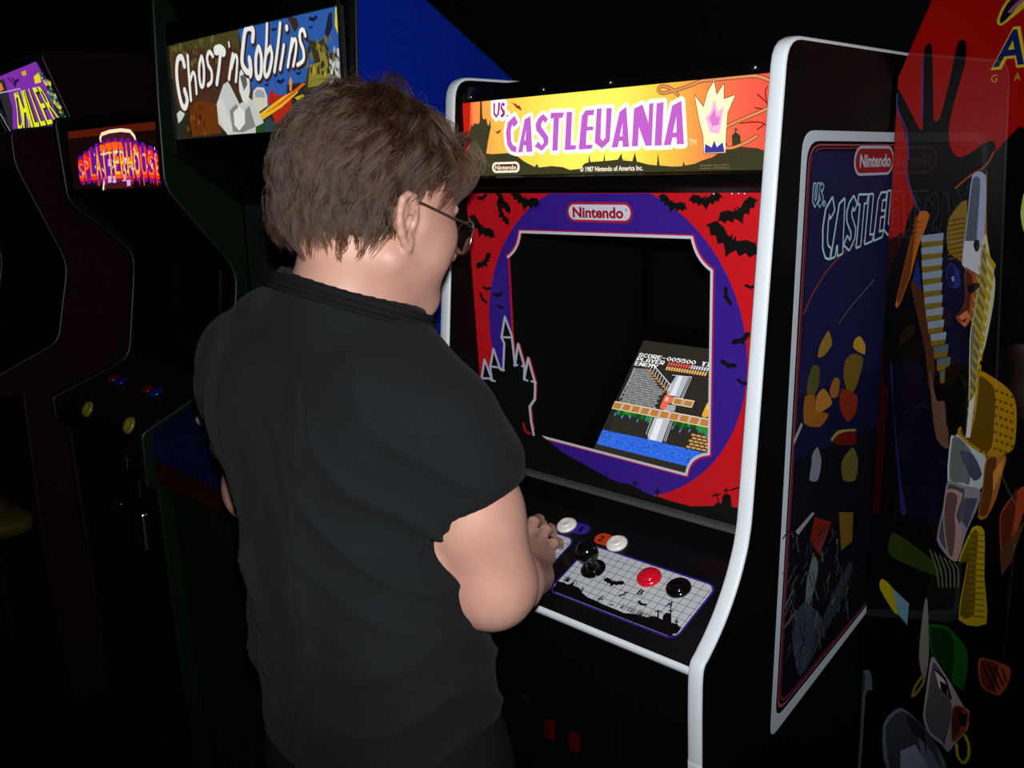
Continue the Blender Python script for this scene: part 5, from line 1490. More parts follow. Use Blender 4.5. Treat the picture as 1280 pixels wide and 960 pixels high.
across('marquee', [(0.83, 1.62), (0.845, 1.62), (0.845, 1.92), (0.83, 1.92)], BLACK_SATIN)
across('bezel', [(0.76, 1.13), (0.77, 1.13), (0.76, 1.50), (0.75, 1.50)], BLACK_GLOSS)
across('control_panel', [(0.76, 0.93), (0.94, 0.93), (0.94, 1.015), (0.76, 1.10)], BLACK_SATIN)
across('lower_front_panel', [(0.82, 0.05), (0.835, 0.05), (0.835, 0.92), (0.82, 0.92)], BLACK)
pr = Print(RD, base=0.0002, step=0.00015, rough=0.03, gain=0.5, spec=0.35)
def inside(q): return [(max(-0.0025, min(0.84, x)), y) for x, y in q]
pr.poly(1, 'a30c0a', [(0.12, 1.60), (0.16, 1.55), (0.84, 1.50), (0.84, 1.94), (0.126, 1.93), (0.0405, 1.765)])
for ly, col, q in PRINT['red']:
    q = pairs(q)
    pr.poly(ly, col, inside(rounded(q) if 1 < ly else q))
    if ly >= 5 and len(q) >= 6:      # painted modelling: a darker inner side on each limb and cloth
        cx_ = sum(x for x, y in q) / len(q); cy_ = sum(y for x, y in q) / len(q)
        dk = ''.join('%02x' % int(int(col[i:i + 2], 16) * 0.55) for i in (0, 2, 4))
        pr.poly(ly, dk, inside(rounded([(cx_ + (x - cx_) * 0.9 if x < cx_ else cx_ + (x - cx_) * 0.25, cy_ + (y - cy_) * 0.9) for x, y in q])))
for ly, col, q, w in STROKES['red']: pr.line(ly, col, inside(smooth(pairs(q))), w * 1e-4)
for grow, col, ly in ((0.075, 'd8b828', 8), (0.02, '12265a', 9)):
    pr.text(ly, col, 'ATARI', 0.1290 - (0.002 if grow > .05 else 0), 1.6705, 0.0425, 0.150, grow, 0.12)
for i, ch_ in enumerate('GAMES'):
    pr.text(8, 'b8862a', ch_, 0.1278 + i * 0.0292, 1.6505, 0.0095, 0.0085, 0.02)
pr.done('side_print', rside)
# ------------------------------------------------------------------ the player, sculpted as distance fields and skinned with surface nets
def unit(v):
    v = np.array(v, float); return v / np.linalg.norm(v)

def fine_axis(lo, hi, coarse, zones):
    """Grid coordinates: coarse spacing, finer inside the given (lo, hi, step) zones."""
    out = [lo]
    while out[-1] < hi:
        st = coarse
        for a, b_, s_ in zones:
            if a <= out[-1] <= b_: st = min(st, s_)
        out.append(out[-1] + st)
    return np.array(out)

class Field:
    def __init__(self, ax):
        self.ax = [a.astype(np.float32) for a in ax]
        self.F = np.full([len(a) for a in ax], 0.3, np.float32)
    def sub(self, lo, hi):
        sl = []
        for a, l, h in zip(self.ax, lo, hi):
            i0 = max(0, int(np.searchsorted(a, l)) - 1); i1 = min(len(a), int(np.searchsorted(a, h)) + 1)
            sl.append(slice(i0, max(i0, i1)))
        X = self.ax[0][sl[0]][:, None, None]; Y = self.ax[1][sl[1]][None, :, None]; Z = self.ax[2][sl[2]][None, None, :]
        return tuple(sl), X, Y, Z
    def join(self, fn, lo, hi, k=0.0, mode='add', pad=0.02):
        lo = np.array(lo) - pad - k; hi = np.array(hi) + pad + k
        sl, X, Y, Z = self.sub(lo, hi)
        if any(s_.stop <= s_.start for s_ in sl): return
        d = fn(X, Y, Z).astype(np.float32)
        A = self.F[sl]
        d = np.broadcast_to(d, A.shape)
        if mode == 'add':
            if k > 0:
                h = np.maximum(k - np.abs(A - d), 0) / k
                self.F[sl] = np.minimum(A, d) - h * h * k * 0.25
            else: self.F[sl] = np.minimum(A, d)
        else:
            if k > 0:
                h = np.maximum(k - np.abs(A + d), 0) / k
                self.F[sl] = np.maximum(A, -d) + h * h * k * 0.25
            else: self.F[sl] = np.maximum(A, -d)
    def cone(self, a, b, ra, rb, k=0.0, mode='add', squash=None):
        a = np.array(a, float); b = np.array(b, float); ba = b - a; L = float(ba @ ba) + 1e-12
        def fn(X, Y, Z):
            px, py, pz = X - a[0], Y - a[1], Z - a[2]
            h = np.clip((px * ba[0] + py * ba[1] + pz * ba[2]) / L, 0, 1)
            return np.sqrt((px - ba[0] * h) ** 2 + (py - ba[1] * h) ** 2 + (pz - ba[2] * h) ** 2) - (ra + (rb - ra) * h)
        r = max(ra, rb)
        self.join(fn, np.minimum(a, b) - r, np.maximum(a, b) + r, k, mode)
    def chain(self, pts, rads, k=0.006, mode='add', inner=0.004):
        for i in range(len(pts) - 1):
            self.cone(pts[i], pts[i + 1], rads[i], rads[i + 1], k if i == 0 else max(inner, k), mode)
    def ball(self, c, r, R=None, k=0.0, mode='add'):
        c = np.array(c, float); r = np.array(r if hasattr(r, '__len__') else (r, r, r), float)
        R = np.eye(3) if R is None else R          # rows are the ellipsoid's axes
        def fn(X, Y, Z):
            p = (X - c[0], Y - c[1], Z - c[2])
            q = [(p[0] * R[i, 0] + p[1] * R[i, 1] + p[2] * R[i, 2]) / r[i] for i in range(3)]
            k0 = np.sqrt(q[0] ** 2 + q[1] ** 2 + q[2] ** 2)
            k1 = np.sqrt((q[0] / r[0]) ** 2 + (q[1] / r[1]) ** 2 + (q[2] / r[2]) ** 2)
            return k0 * (k0 - 1) / np.maximum(k1, 1e-6)
        m_ = float(r.max())
        self.join(fn, c - m_, c + m_, k, mode)

def surface_nets(fld):
    F = fld.F; X, Y, Z = fld.ax
    S = F < 0
    n = S.shape
    def corner(a, i, j, k): return a[i:n[0] - 1 + i, j:n[1] - 1 + j, k:n[2] - 1 + k]
    cnt = np.zeros((n[0] - 1, n[1] - 1, n[2] - 1), np.int8)
    for i in (0, 1):
        for j in (0, 1):
            for k in (0, 1): cnt += corner(S, i, j, k)
    ci, cj, ck = np.nonzero((cnt > 0) & (cnt < 8))
    vid = np.full(cnt.shape, -1, np.int32); vid[ci, cj, ck] = np.arange(len(ci))
    acc = np.zeros((len(ci), 3)); num = np.zeros(len(ci))
    cs = [(i, j, k) for i in (0, 1) for j in (0, 1) for k in (0, 1)]
    for a in cs:
        for b_ in cs:
            if sum(b_) - sum(a) == 1 and sum(abs(b_[q] - a[q]) for q in range(3)) == 1:
                fa = F[ci + a[0], cj + a[1], ck + a[2]]; fb = F[ci + b_[0], cj + b_[1], ck + b_[2]]
                m_ = (fa < 0) != (fb < 0)
                t = np.where(m_, fa / np.where(m_, fa - fb, 1), 0)
                pa = np.stack([X[ci + a[0]], Y[cj + a[1]], Z[ck + a[2]]], 1); pb = np.stack([X[ci + b_[0]], Y[cj + b_[1]], Z[ck + b_[2]]], 1)
                acc += np.where(m_[:, None], pa + (pb - pa) * t[:, None], 0); num += m_
    V = acc / np.maximum(num, 1)[:, None]
    Q = []
    for ax_ in range(3):
        sl0 = [slice(None)] * 3; sl1 = [slice(None)] * 3
        sl0[ax_] = slice(0, -1); sl1[ax_] = slice(1, None)
        ed = S[tuple(sl0)] != S[tuple(sl1)]
        p, q = [(1, 2), (2, 0), (0, 1)][ax_]
        idx = np.argwhere(ed)
        ok = (idx[:, p] > 0) & (idx[:, q] > 0) & (idx[:, p] < n[p] - 1) & (idx[:, q] < n[q] - 1)
        idx = idx[ok]
        def g(dp, dq):
            t = idx.copy(); t[:, p] -= dp; t[:, q] -= dq
            return vid[t[:, 0], t[:, 1], t[:, 2]]
        quad = np.stack([g(1, 1), g(0, 1), g(0, 0), g(1, 0)], 1)
        flip = ~S[idx[:, 0], idx[:, 1], idx[:, 2]]
        quad[flip] = quad[flip][:, ::-1]
        Q.append(quad)
    Q = np.concatenate(Q)
    return V, Q[(Q >= 0).all(1)]

def relax(V, Q, rounds=2, w=0.5):
    e = np.concatenate([Q[:, [0, 1]], Q[:, [1, 2]], Q[:, [2, 3]], Q[:, [3, 0]]])
    for _ in range(rounds):
        s_ = np.zeros_like(V); c_ = np.zeros(len(V))
        for a, b_ in ((0, 1), (1, 0)):
            for d in range(3): s_[:, d] += np.bincount(e[:, a], V[e[:, b_], d], len(V))
            c_ += np.bincount(e[:, a], minlength=len(V))
        V = V * (1 - w) + w * s_ / np.maximum(c_, 1)[:, None]
    return V

def mesh_from(name, V, Q, mat, parent, label=None):
    me = bpy.data.meshes.new(name)
    me.vertices.add(len(V)); me.vertices.foreach_set('co', V.astype(np.float32).ravel())
    me.loops.add(Q.size); me.loops.foreach_set('vertex_index', Q.astype(np.int32).ravel())
    me.polygons.add(len(Q)); me.polygons.foreach_set('loop_start', np.arange(0, Q.size, 4, dtype=np.int32))
    me.update(calc_edges=True); me.validate()
    o = link(name, me, mat, parent, True)
    o.matrix_parent_inverse = world_of(parent).inverted()
    if label: o['label'] = label
    return o

# ---- pose (metres, world)
HEADING, PITCH, ROLL = 5.0, 14.0, 1.0
TORSO = [(.78, .055, -.287, .166, .126), (.86, .045, -.285, .160, .121), (.95, .036, -.282, .155, .119), (1.05, .019, -.277, .147, .121), (1.15, -.002, -.270, .139, .122),
         (1.25, -.031, -.263, .151, .115), (1.31, -.050, -.258, .152, .098), (1.36, -.050, -.252, .105, .078), (1.42, -.045, -.245, .06, .06)]
def torso_c(z):
    t = list(zip(*TORSO)); return float(np.interp(z, t[0], t[1])), float(np.interp(z, t[0], t[2]))
FEET = (0.02, -0.30)
person = empty('person', (FEET[0], FEET[1], 0), 'person with brown hair and glasses in a black t-shirt leaning over the lit game cabinet', 'person')
HEAD = np.array((-0.017, -0.213, 1.503))
hy, hp, hr = math.radians(HEADING), math.radians(-PITCH), math.radians(ROLL)
HR = np.array(Matrix.Rotation(-hy, 3, 'Z') @ Matrix.Rotation(hp, 3, 'X') @ Matrix.Rotation(hr, 3, 'Y'))
def hd(x, y, z): return HEAD + HR @ np.array((x, y, z), float)
HAX = HR.T
BODY_H = math.radians(12)
BR = np.array((math.cos(BODY_H), math.sin(BODY_H), 0)); BF = np.array((-math.sin(BODY_H), math.cos(BODY_H), 0))
SHR = np.array((0.110, -0.224, 1.262)); SHL = np.array((-0.230, -0.286, 1.312))
ELR = np.array((0.150, -0.190, 1.070)); WRR = np.array((0.034, 0.000, 0.983))
ELL = np.array((-0.330, -0.228, 1.090)); WRL = np.array((-0.235, 0.055, 1.035))

# ---- skin: one continuous body
ax = (fine_axis(-0.46, 0.29, 0.006, [(-0.135, 0.10, 0.0021)]),
      fine_axis(-0.46, 0.20, 0.006, [(-0.335, -0.07, 0.0021), (0.0, 0.17, 0.0021)]),
      fine_axis(0.86, 1.66, 0.006, [(0.955, 1.035, 0.0021), (1.37, 1.66, 0.0021)]))
B = Field(ax)
# torso under the shirt
for z0, z1, ra, rb, off in ((0.90, 1.10, 0.085, 0.085, 0.04), (1.10, 1.24, 0.085, 0.075, 0.045)):
    for s_ in (-1, 1):
        c0 = np.array(torso_c(z0)) + BR[:2] * s_ * off; c1 = np.array(torso_c(z1)) + BR[:2] * s_ * off
        B.cone((c0[0], c0[1], z0), (c1[0], c1[1], z1), ra, rb, 0.02)
B.cone(SHR + (-.02, 0, -.02), SHL + (.02, 0, -.02), 0.045, 0.045, 0.03)
# neck and trapezius
C7 = np.array((-0.044, -0.262, 1.385))
B.cone(hd(0, -0.028, -0.05), C7 + (0.0, 0.012, -0.03), 0.058, 0.066, 0.03)
B.cone(hd(0, 0.012, -0.07), C7 + (0.004, 0.045, -0.02), 0.050, 0.055, 0.03)
for S_ in (SHR, SHL):
    B.cone(C7 + (0, 0.01, -0.01), C7 * 0.45 + S_ * 0.55 + (0, 0, 0.0), 0.050, 0.045, 0.05)
# head
H0 = dict(R=HAX)
B.ball(hd(0, -0.014, 0.034), (0.076, 0.099, 0.088), HAX, 0.03)
B.ball(hd(0, 0.030, 0.012), (0.067, 0.066, 0.085), HAX, 0.03)
B.ball(hd(0, 0.020, -0.055), (0.061, 0.066, 0.050), HAX, 0.035)
B.ball(hd(0, 0.072, -0.088), (0.028, 0.020, 0.020), HAX, 0.035)
for s_ in (-1, 1):
    B.ball(hd(0.042 * s_, 0.056, -0.030), (0.026, 0.028, 0.034), HAX, 0.03)
    B.cone(hd(0.062 * s_, -0.004, -0.050), hd(0.024 * s_, 0.072, -0.090), 0.016, 0.016, 0.03)
    B.cone(hd(0.066 * s_, 0.022, -0.004), hd(0.045 * s_, 0.070, -0.008), 0.011, 0.013, 0.025)
    B.ball(hd(0.031 * s_, 0.100, 0.010), (0.017, 0.012, 0.011), HAX, 0.014, 'cut')
    B.ball(hd(0.031 * s_, 0.081, 0.009), (0.0125, 0.0125, 0.0125), HAX, 0.004)
    B.cone(hd(0.045 * s_, 0.085, 0.026), hd(0.012 * s_, 0.095, 0.024), 0.003, 0.007, 0.012)
    B.ball(hd(0.013 * s_, 0.104, -0.030), (0.009, 0.010, 0.008), HAX, 0.008)
B.cone(hd(0, 0.098, 0.016), hd(0, 0.118, -0.026), 0.008, 0.0115, 0.012)
B.cone(hd(-0.02, 0.088, -0.056), hd(0.02, 0.088, -0.056), 0.007, 0.007, 0.012)
B.cone(hd(-0.018, 0.087, -0.067), hd(0.018, 0.087, -0.067), 0.0075, 0.0075, 0.010)
B.cone(hd(-0.024, 0.1005, -0.0615), hd(0.024, 0.1005, -0.0615), 0.0025, 0.0025, 0.004, 'cut')
# ears: an outer rim, an inner fold, the bowl and the lobe
for s_ in (-1, 1):
    def er(f, u, o): # forward, up, out of the head
        tilt = math.radians(14); fl = math.radians(28)
        f2 = f * math.cos(tilt) - u * math.sin(tilt); u2 = f * math.sin(tilt) + u * math.cos(tilt)
        return hd(s_ * (0.0745 + o + (0.012 - f2) * math.sin(fl) * 0.75), -0.004 + f2 * math.cos(fl), -0.006 + u2)
    rim = [(0.010, 0.004), (0.0125, 0.018), (0.008, 0.0285), (-0.003, 0.032), (-0.0135, 0.0275), (-0.0185, 0.016), (-0.0185, 0.002), (-0.0145, -0.011), (-0.008, -0.021), (-0.001, -0.029)]
    for a, b_ in zip(rim[:-1], rim[1:]):
        B.cone(er(*a, 0.004), er(*b_, 0.004), 0.0043, 0.0043, 0.003)
    B.ball(er(-0.003, 0.008, -0.001), (0.0085, 0.017, 0.023), HAX, 0.005)
    B.cone(er(-0.009, 0.018, 0.0035), er(-0.009, -0.008, 0.0035), 0.0038, 0.0042, 0.004)
    B.cone(er(-0.009, 0.018, 0.0035), er(0.001, 0.022, 0.002), 0.0036, 0.003, 0.004)
    B.cone(er(0.003, -0.022, 0.003), er(0.001, -0.028, 0.003), 0.0068, 0.0062, 0.006)
    B.cone(er(0.009, 0.002, 0.001), er(0.009, -0.010, 0.001), 0.0048, 0.0042, 0.005)
    B.ball(er(0.000, 0.000, 0.006), (0.006, 0.008, 0.009), HAX, 0.003, 'cut')
# arms
dv = unit(ELR - SHR)
B.chain([SHR, SHR * .45 + ELR * .55, ELR], [0.058, 0.0600, 0.0535], 0.010, inner=0.02)
B.ball(ELR + (0.004, -0.014, -0.004), 0.034, None, 0.03)
B.chain([ELR, ELR * .65 + WRR * .35, WRR], [0.044, 0.041, 0.0275], 0.02, inner=0.02)
B.chain([SHL, SHL * .45 + ELL * .55, ELL], [0.052, 0.050, 0.041], 0.012, inner=0.02)
B.chain([ELL, ELL * .65 + WRL * .35, WRL], [0.043, 0.041, 0.028], 0.03, inner=0.02)
# hands
def hand(wr, kn, palm_r, fingers, thumb):
    """wr wrist, kn four knuckles (index to little), fingers lists of joints, thumb joints."""
    kn = [np.array(q, float) for q in kn]
    for i, q in enumerate(kn):
        base = wr + (q - wr) * 0.12
        B.cone(base, q - (0, 0, 0.003), palm_r, 0.0125, 0.012)
    for a, b_ in zip(kn[:-1], kn[1:]):
        B.cone(a - (0, 0, 0.006), b_ - (0, 0, 0.006), 0.0115, 0.0115, 0.008)
    for q, fg, w in zip(kn, fingers, (1.0, 1.04, 0.98, 0.86)):
        pts = [q] + [np.array(p, float) for p in fg]
        rr_ = [0.0100 * w, 0.0088 * w, 0.0080 * w, 0.0070 * w]
        for i in range(3): B.cone(pts[i], pts[i + 1], rr_[i], rr_[i + 1], 0.0035)
        B.ball(pts[1], 0.0091 * w, None, 0.003)
    pts = [wr + (np.array(thumb[0]) - wr) * 0.25] + [np.array(p, float) for p in thumb]
    rr_ = [0.019, 0.0145, 0.0115, 0.0098]
    for i in range(3): B.cone(pts[i], pts[i + 1], rr_[i], rr_[i + 1], 0.008 if i == 0 else 0.004)
def pp(u, v, h): return np.array(CP.at(u, v, h))
def qq(u, v, h): return pp(u - 0.005, v - 0.007, h - 0.001)
hand(WRR, [qq(-0.056, 0.076, 0.045), qq(-0.037, 0.083, 0.047), qq(-0.016, 0.083, 0.044), qq(0.004, 0.076, 0.038)], 0.0185,
     [[qq(-0.086, 0.093, 0.045), qq(-0.104, 0.112, 0.032), qq(-0.110, 0.118, 0.0185)],
      [qq(-0.058, 0.119, 0.046), qq(-0.071, 0.140, 0.031), qq(-0.074, 0.147, 0.0135)],
      [qq(-0.033, 0.117, 0.040), qq(-0.042, 0.133, 0.026), qq(-0.044, 0.137, 0.0125)],
      [qq(-0.008, 0.104, 0.032), qq(-0.013, 0.117, 0.021), qq(-0.016, 0.120, 0.0105)]],
     [qq(-0.050, 0.040, 0.036), qq(-0.080, 0.052, 0.028), qq(-0.102, 0.066, 0.020)])
jk = (-0.207, 0.0985)
hand(WRL, [pp(-0.205, 0.105, 0.068), pp(-0.222, 0.108, 0.066), pp(-0.236, 0.104, 0.060), pp(-0.247, 0.096, 0.052)], 0.018,
     [[pp(-0.193, 0.124, 0.060), pp(-0.190, 0.126, 0.040), pp(-0.194, 0.119, 0.030)],
      [pp(-0.218, 0.130, 0.056), pp(-0.216, 0.130, 0.036), pp(-0.214, 0.122, 0.026)],
      [pp(-0.238, 0.124, 0.048), pp(-0.236, 0.122, 0.030), pp(-0.230, 0.114, 0.022)],
      [pp(-0.252, 0.112, 0.040), pp(-0.250, 0.112, 0.024), pp(-0.243, 0.106, 0.017)]],
     [pp(-0.195, 0.062, 0.058), pp(-0.181, 0.080, 0.050), pp(-0.180, 0.096, 0.042)])
V, Q = surface_nets(B)
V = relax(V, Q, 2, 0.4)
skin = pmat('skin', (0.56, 0.325, 0.245), 0.48, 0.35, grain=0.0, sub=0.12)
nt = skin.node_tree; b = nt.nodes['Principled BSDF']
tc = nt.nodes.new('ShaderNodeTexCoord'); nz = nt.nodes.new('ShaderNodeTexNoise'); nz.inputs['Scale'].default_value = 16; nz.inputs['Detail'].default_value = 6
rp = nt.nodes.new('ShaderNodeValToRGB'); rp.color_ramp.elements[0].position = 0.35; rp.color_ramp.elements[0].color = (0.43, 0.212, 0.163, 1); rp.color_ramp.elements[1].position = 0.66; rp.color_ramp.elements[1].color = (0.475, 0.262, 0.197, 1)
nz2 = nt.nodes.new('ShaderNodeTexNoise'); nz2.inputs['Scale'].default_value = 420; nz2.inputs['Detail'].default_value = 2
bp = nt.nodes.new('ShaderNodeBump'); bp.inputs['Strength'].default_value = 0.12; bp.inputs['Distance'].default_value = 0.001
nt.links.new(tc.outputs['Object'], nz.inputs['Vector']); nt.links.new(nz.outputs['Fac'], rp.inputs[0]); nt.links.new(rp.outputs[0], b.inputs['Base Color'])
nt.links.new(tc.outputs['Object'], nz2.inputs['Vector']); nt.links.new(nz2.outputs['Fac'], bp.inputs['Height']); nt.links.new(bp.outputs['Normal'], b.inputs['Normal'])
body = mesh_from('body', V, Q, skin, person)
# moles and finger nails
def near(p):
    d = ((V - np.array(p)) ** 2).sum(1); return V[d.argmin()]

for k, fg in enumerate(((qq(-0.0735, 0.1455, 0.020), 0.0056), (qq(-0.0435, 0.1365, 0.0170), 0.0052), (qq(-0.0155, 0.120, 0.0140), 0.0045))):
    q, w = fg
    q2 = np.array(near(np.array(q) + np.array(CP.n) * 0.010 + np.array(CP.ey) * 0.006))
    bm = bmesh.new(); bmesh.ops.create_uvsphere(bm, u_segments=14, v_segments=8, radius=1.0)
    up = (CP.n * 0.45 + CP.ey * 0.9).normalized(); sd = CP.ex; fw = up.cross(sd)
    for v in bm.verts:
        c_ = v.co.copy(); v.co = Vector(q2) + sd * c_.x * w + fw * c_.y * 0.0062 + up * c_.z * 0.0013
    put('finger_nail', bm, pmat('finger_nail_pink', (0.44, 0.25, 0.20), 0.25, 0.5), person, True)

# ---- t-shirt
def tee_radius(z):
    t = [np.array(c) for c in zip(*TORSO)]
    return [np.interp(z, t[0], t[i]).astype(np.float32) for i in (1, 2, 3, 4)]
ax = (np.arange(-0.42, 0.30, 0.0042), np.arange(-0.48, -0.02, 0.0042), np.arange(0.84, 1.46, 0.0042))
T = Field(ax)
def smoothed(vals, z):
    return vals
def torso_fn(X, Y, Z):
    zz = np.linspace(0.7, 1.5, 161)
    tab = [np.convolve(np.pad(np.interp(zz, [r[0] for r in TORSO], [r[i] for r in TORSO]), 6, 'edge'), np.ones(13) / 13, 'valid') for i in (1, 2, 3, 4)]
    cx, cy, a, b_ = [np.interp(Z, zz, q).astype(np.float32) for q in tab]
    u = (X - cx) * BR[0] + (Y - cy) * BR[1]; v = (X - cx) * BF[0] + (Y - cy) * BF[1]
    # chest and belly a little fuller in front, a shallow groove down the spine
    n_ = ((np.abs(u) / a) ** 2.4 + (np.abs(v) / b_) ** 2.4) ** (1 / 2.4)
    d = (n_ - 1) * np.minimum(a, b_)
    d = d + 0.006 * np.exp(-(u / 0.035) ** 2) * (v < 0) * np.exp(-((Z - 1.2) / 0.12) ** 2)
    return d
T.join(torso_fn, (-0.42, -0.48, 0.84), (0.30, -0.02, 1.46))
T.cone(SHR + (-0.045, -0.004, 0.0), SHL + (0.045, 0.004, 0.0), 0.070, 0.070, 0.06)
for S_, sg in ((SHR, 1), (SHL, -1)):
    T.cone(C7 + (0.004, 0.018, 0.002), C7 * 0.4 + S_ * 0.6 + (0, 0, 0.020), 0.066, 0.058, 0.05)
    T.ball(np.array((torso_c(1.27)[0], torso_c(1.27)[1], 1.265)) + BR * 0.085 * sg - BF * 0.062, (0.07, 0.055, 0.085), None, 0.06)     # shoulder blades
SLV = []
T2 = Field(ax)
def cut_half(fld, c_, n_, rad, k=0.006):      # remove what lies beyond the plane within a ball
    c_ = np.array(c_, float); n_ = unit(n_); m_ = c_ + n_ * rad * 0.8
    def fn(X, Y, Z):
        h = (X - c_[0]) * n_[0] + (Y - c_[1]) * n_[1] + (Z - c_[2]) * n_[2]
        return np.maximum(-h, np.sqrt((X - m_[0]) ** 2 + (Y - m_[1]) ** 2 + (Z - m_[2]) ** 2) - rad)
    fld.join(fn, m_ - rad, m_ + rad, k, 'cut')
for S_, E_, r0, r1, t1 in ((SHR, ELR, 0.072, 0.0785, 0.50), (SHL, ELL, 0.066, 0.062, 0.33)):
    d = unit(E_ - S_); L_ = float(np.linalg.norm(E_ - S_)); e_ = S_ + d * L_ * t1
    T2.chain([S_, S_ * .5 + e_ * .5, e_ + d * 0.03], [r0, (r0 + r1) / 2, r1], 0.02, inner=0.02)
    if S_ is SHR:
        o2 = -BR * 0.026 - BF * 0.014
        T2.chain([S_, S_ * .5 + e_ * .5 + o2 * .6, e_ + o2 + d * 0.03], [r0 - 0.004, (r0 + r1) / 2 - 0.004, r1 - 0.006], 0.02, inner=0.02)
    cut_half(T2, e_, d + (BR * 0.24 if S_ is SHR else BR * 0), 0.13)
    T2.cone(e_ - d * 0.03, e_ + d * 0.03, r1 - 0.022, r1 - 0.0145, 0.004, 'cut')
h_ = np.maximum(0.035 - np.abs(T.F - T2.F), 0) / 0.035
T.F = np.minimum(T.F, T2.F) - h_ * h_ * 0.035 * 0.25
# folds: soft ridges in the cloth, strongest where it hangs from the shoulder blades, gathers at the waist and pulls at the armpits
def folds(X, Y, Z):
    u = (X + 0.01) * BR[0] + (Y + 0.27) * BR[1]; v = (X + 0.01) * BF[0] + (Y + 0.27) * BF[1]
    def ridge(ph, sharp=2.0): return (1 - np.abs(np.sin(ph))) ** sharp
    w1 = np.exp(-((Z - 1.12) / 0.15) ** 2)
    drape = ridge(30 * (u + 0.16 * (Z - 1.1)) + 1.6 * np.sin(7 * Z + 9 * u) + 0.8, 2.2) * w1 * (0.35 + 0.65 * (u < 0.05))
    w2 = np.exp(-((Z - 0.965) / 0.085) ** 2)
    gather = ridge(46 * (Z - 0.34 * u) + 2.2 * np.sin(14 * u + 3 * v) + 0.4, 1.8) * w2
    ar = np.sqrt((X - 0.10) ** 2 + (Y + 0.27) ** 2 + (Z - 1.20) ** 2)
    pull = ridge(38 * (Z + 0.75 * u) + 1.5 * np.sin(20 * ar), 2.0) * np.exp(-((ar - 0.08) / 0.09) ** 2)
    hang = ridge(24 * (u - 0.20 * (Z - 1.0)) + 2.2, 3.0) * np.exp(-((Z - 1.02) / 0.16) ** 2) * (u < 0.02)
    fine_ = np.sin(61 * u + 23 * Z) * np.sin(47 * Z - 31 * v) * 0.0009
    return -(0.0150 * drape + 0.0075 * gather * (0.25 + 0.75 * np.clip((u + 0.10) / 0.10, 0, 1)) + 0.0090 * pull + 0.0120 * hang) + 0.005 + fine_
sl, X, Y, Z = T.sub((-1, -1, -1), (2, 2, 2))
T.F += folds(X, Y, Z).astype(np.float32)
# openings: hem, cuffs, neck
NECK_N = unit(np.array((0.10, 0.34, 1.0)))
NECK_C = np.array((-0.036, -0.236, 1.408))
T.cone(C7 + (0.0, 0.012, -0.035), C7 + (0.010, 0.028, 0.040), 0.080, 0.074, 0.04)
cut_half(T, NECK_C, NECK_N, 0.13)
T.cone(NECK_C - NECK_N * 0.03, NECK_C + NECK_N * 0.10, 0.056, 0.062, 0.006, 'cut')
def hem(X, Y, Z):
    zl = 0.882 + 0.010 * np.sin(9 * X + 4 * Y)
    return Z - zl + 0 * X
T.join(hem, (-1, -1, 0.8), (1, 1, 0.93), 0.006, 'cut')
V, Q = surface_nets(T)
V = relax(V, Q, 3, 0.5)
cloth = pmat('black_cotton_jersey', (0.0072, 0.0083, 0.0092), 0.9, 0.10, grain=0.22, grain_scale=900, bump=0.25)
cloth.node_tree.nodes['Principled BSDF'].inputs['Sheen Weight'].default_value = 0.02
cloth.node_tree.nodes['Principled BSDF'].inputs['Sheen Roughness'].default_value = 0.5
tee = mesh_from('t_shirt', V, Q, cloth, person, 'black t-shirt')
# ribbed collar and stitched cuffs
bm = bmesh.new()
nx = unit(np.cross(NECK_N, (0, 1, 0))); ny = np.cross(NECK_N, nx)
rel_ = V - NECK_C
hh = rel_ @ NECK_N; aa = np.arctan2(rel_ @ ny, rel_ @ nx); rad_ = np.sqrt((rel_ @ nx) ** 2 + (rel_ @ ny) ** 2)
def rim_ring(h0, tol, grow):
    out = []
    for i in range(40):
        a = 2 * math.pi * i / 40 - math.pi
        m_ = (np.abs(hh - h0) < tol) & (np.abs((aa - a + math.pi) % (2 * math.pi) - math.pi) < 0.12) & (rad_ < 0.11)
        r_m = rad_[m_].max() if m_.any() else 0.075
        out.append((a, r_m + grow))
    rs_ = np.array([q[1] for q in out]); rs_ = (np.roll(rs_, 1) + 2 * rs_ + np.roll(rs_, -1)) / 4; rs_ = (np.roll(rs_, 1) + 2 * rs_ + np.roll(rs_, -1)) / 4
    return [tuple(NECK_C + NECK_N * h0 + (nx * math.cos(a) + ny * math.sin(a)) * r_) for (a, q), r_ in zip(out, rs_)]
tube(bm, rim_ring(-0.003, 0.004, -0.002), 0.0050, 10, True)
tube(bm, rim_ring(-0.010, 0.004, 0.0), 0.0036, 8, True)
tube(bm, rim_ring(-0.0165, 0.004, 0.0004), 0.0022, 8, True)
put('collar', bm, pmat('black_rib_knit', (0.0062, 0.0070, 0.0078), 0.9, 0.1, grain=0.3, grain_scale=1200, bump=0.4), tee, True)

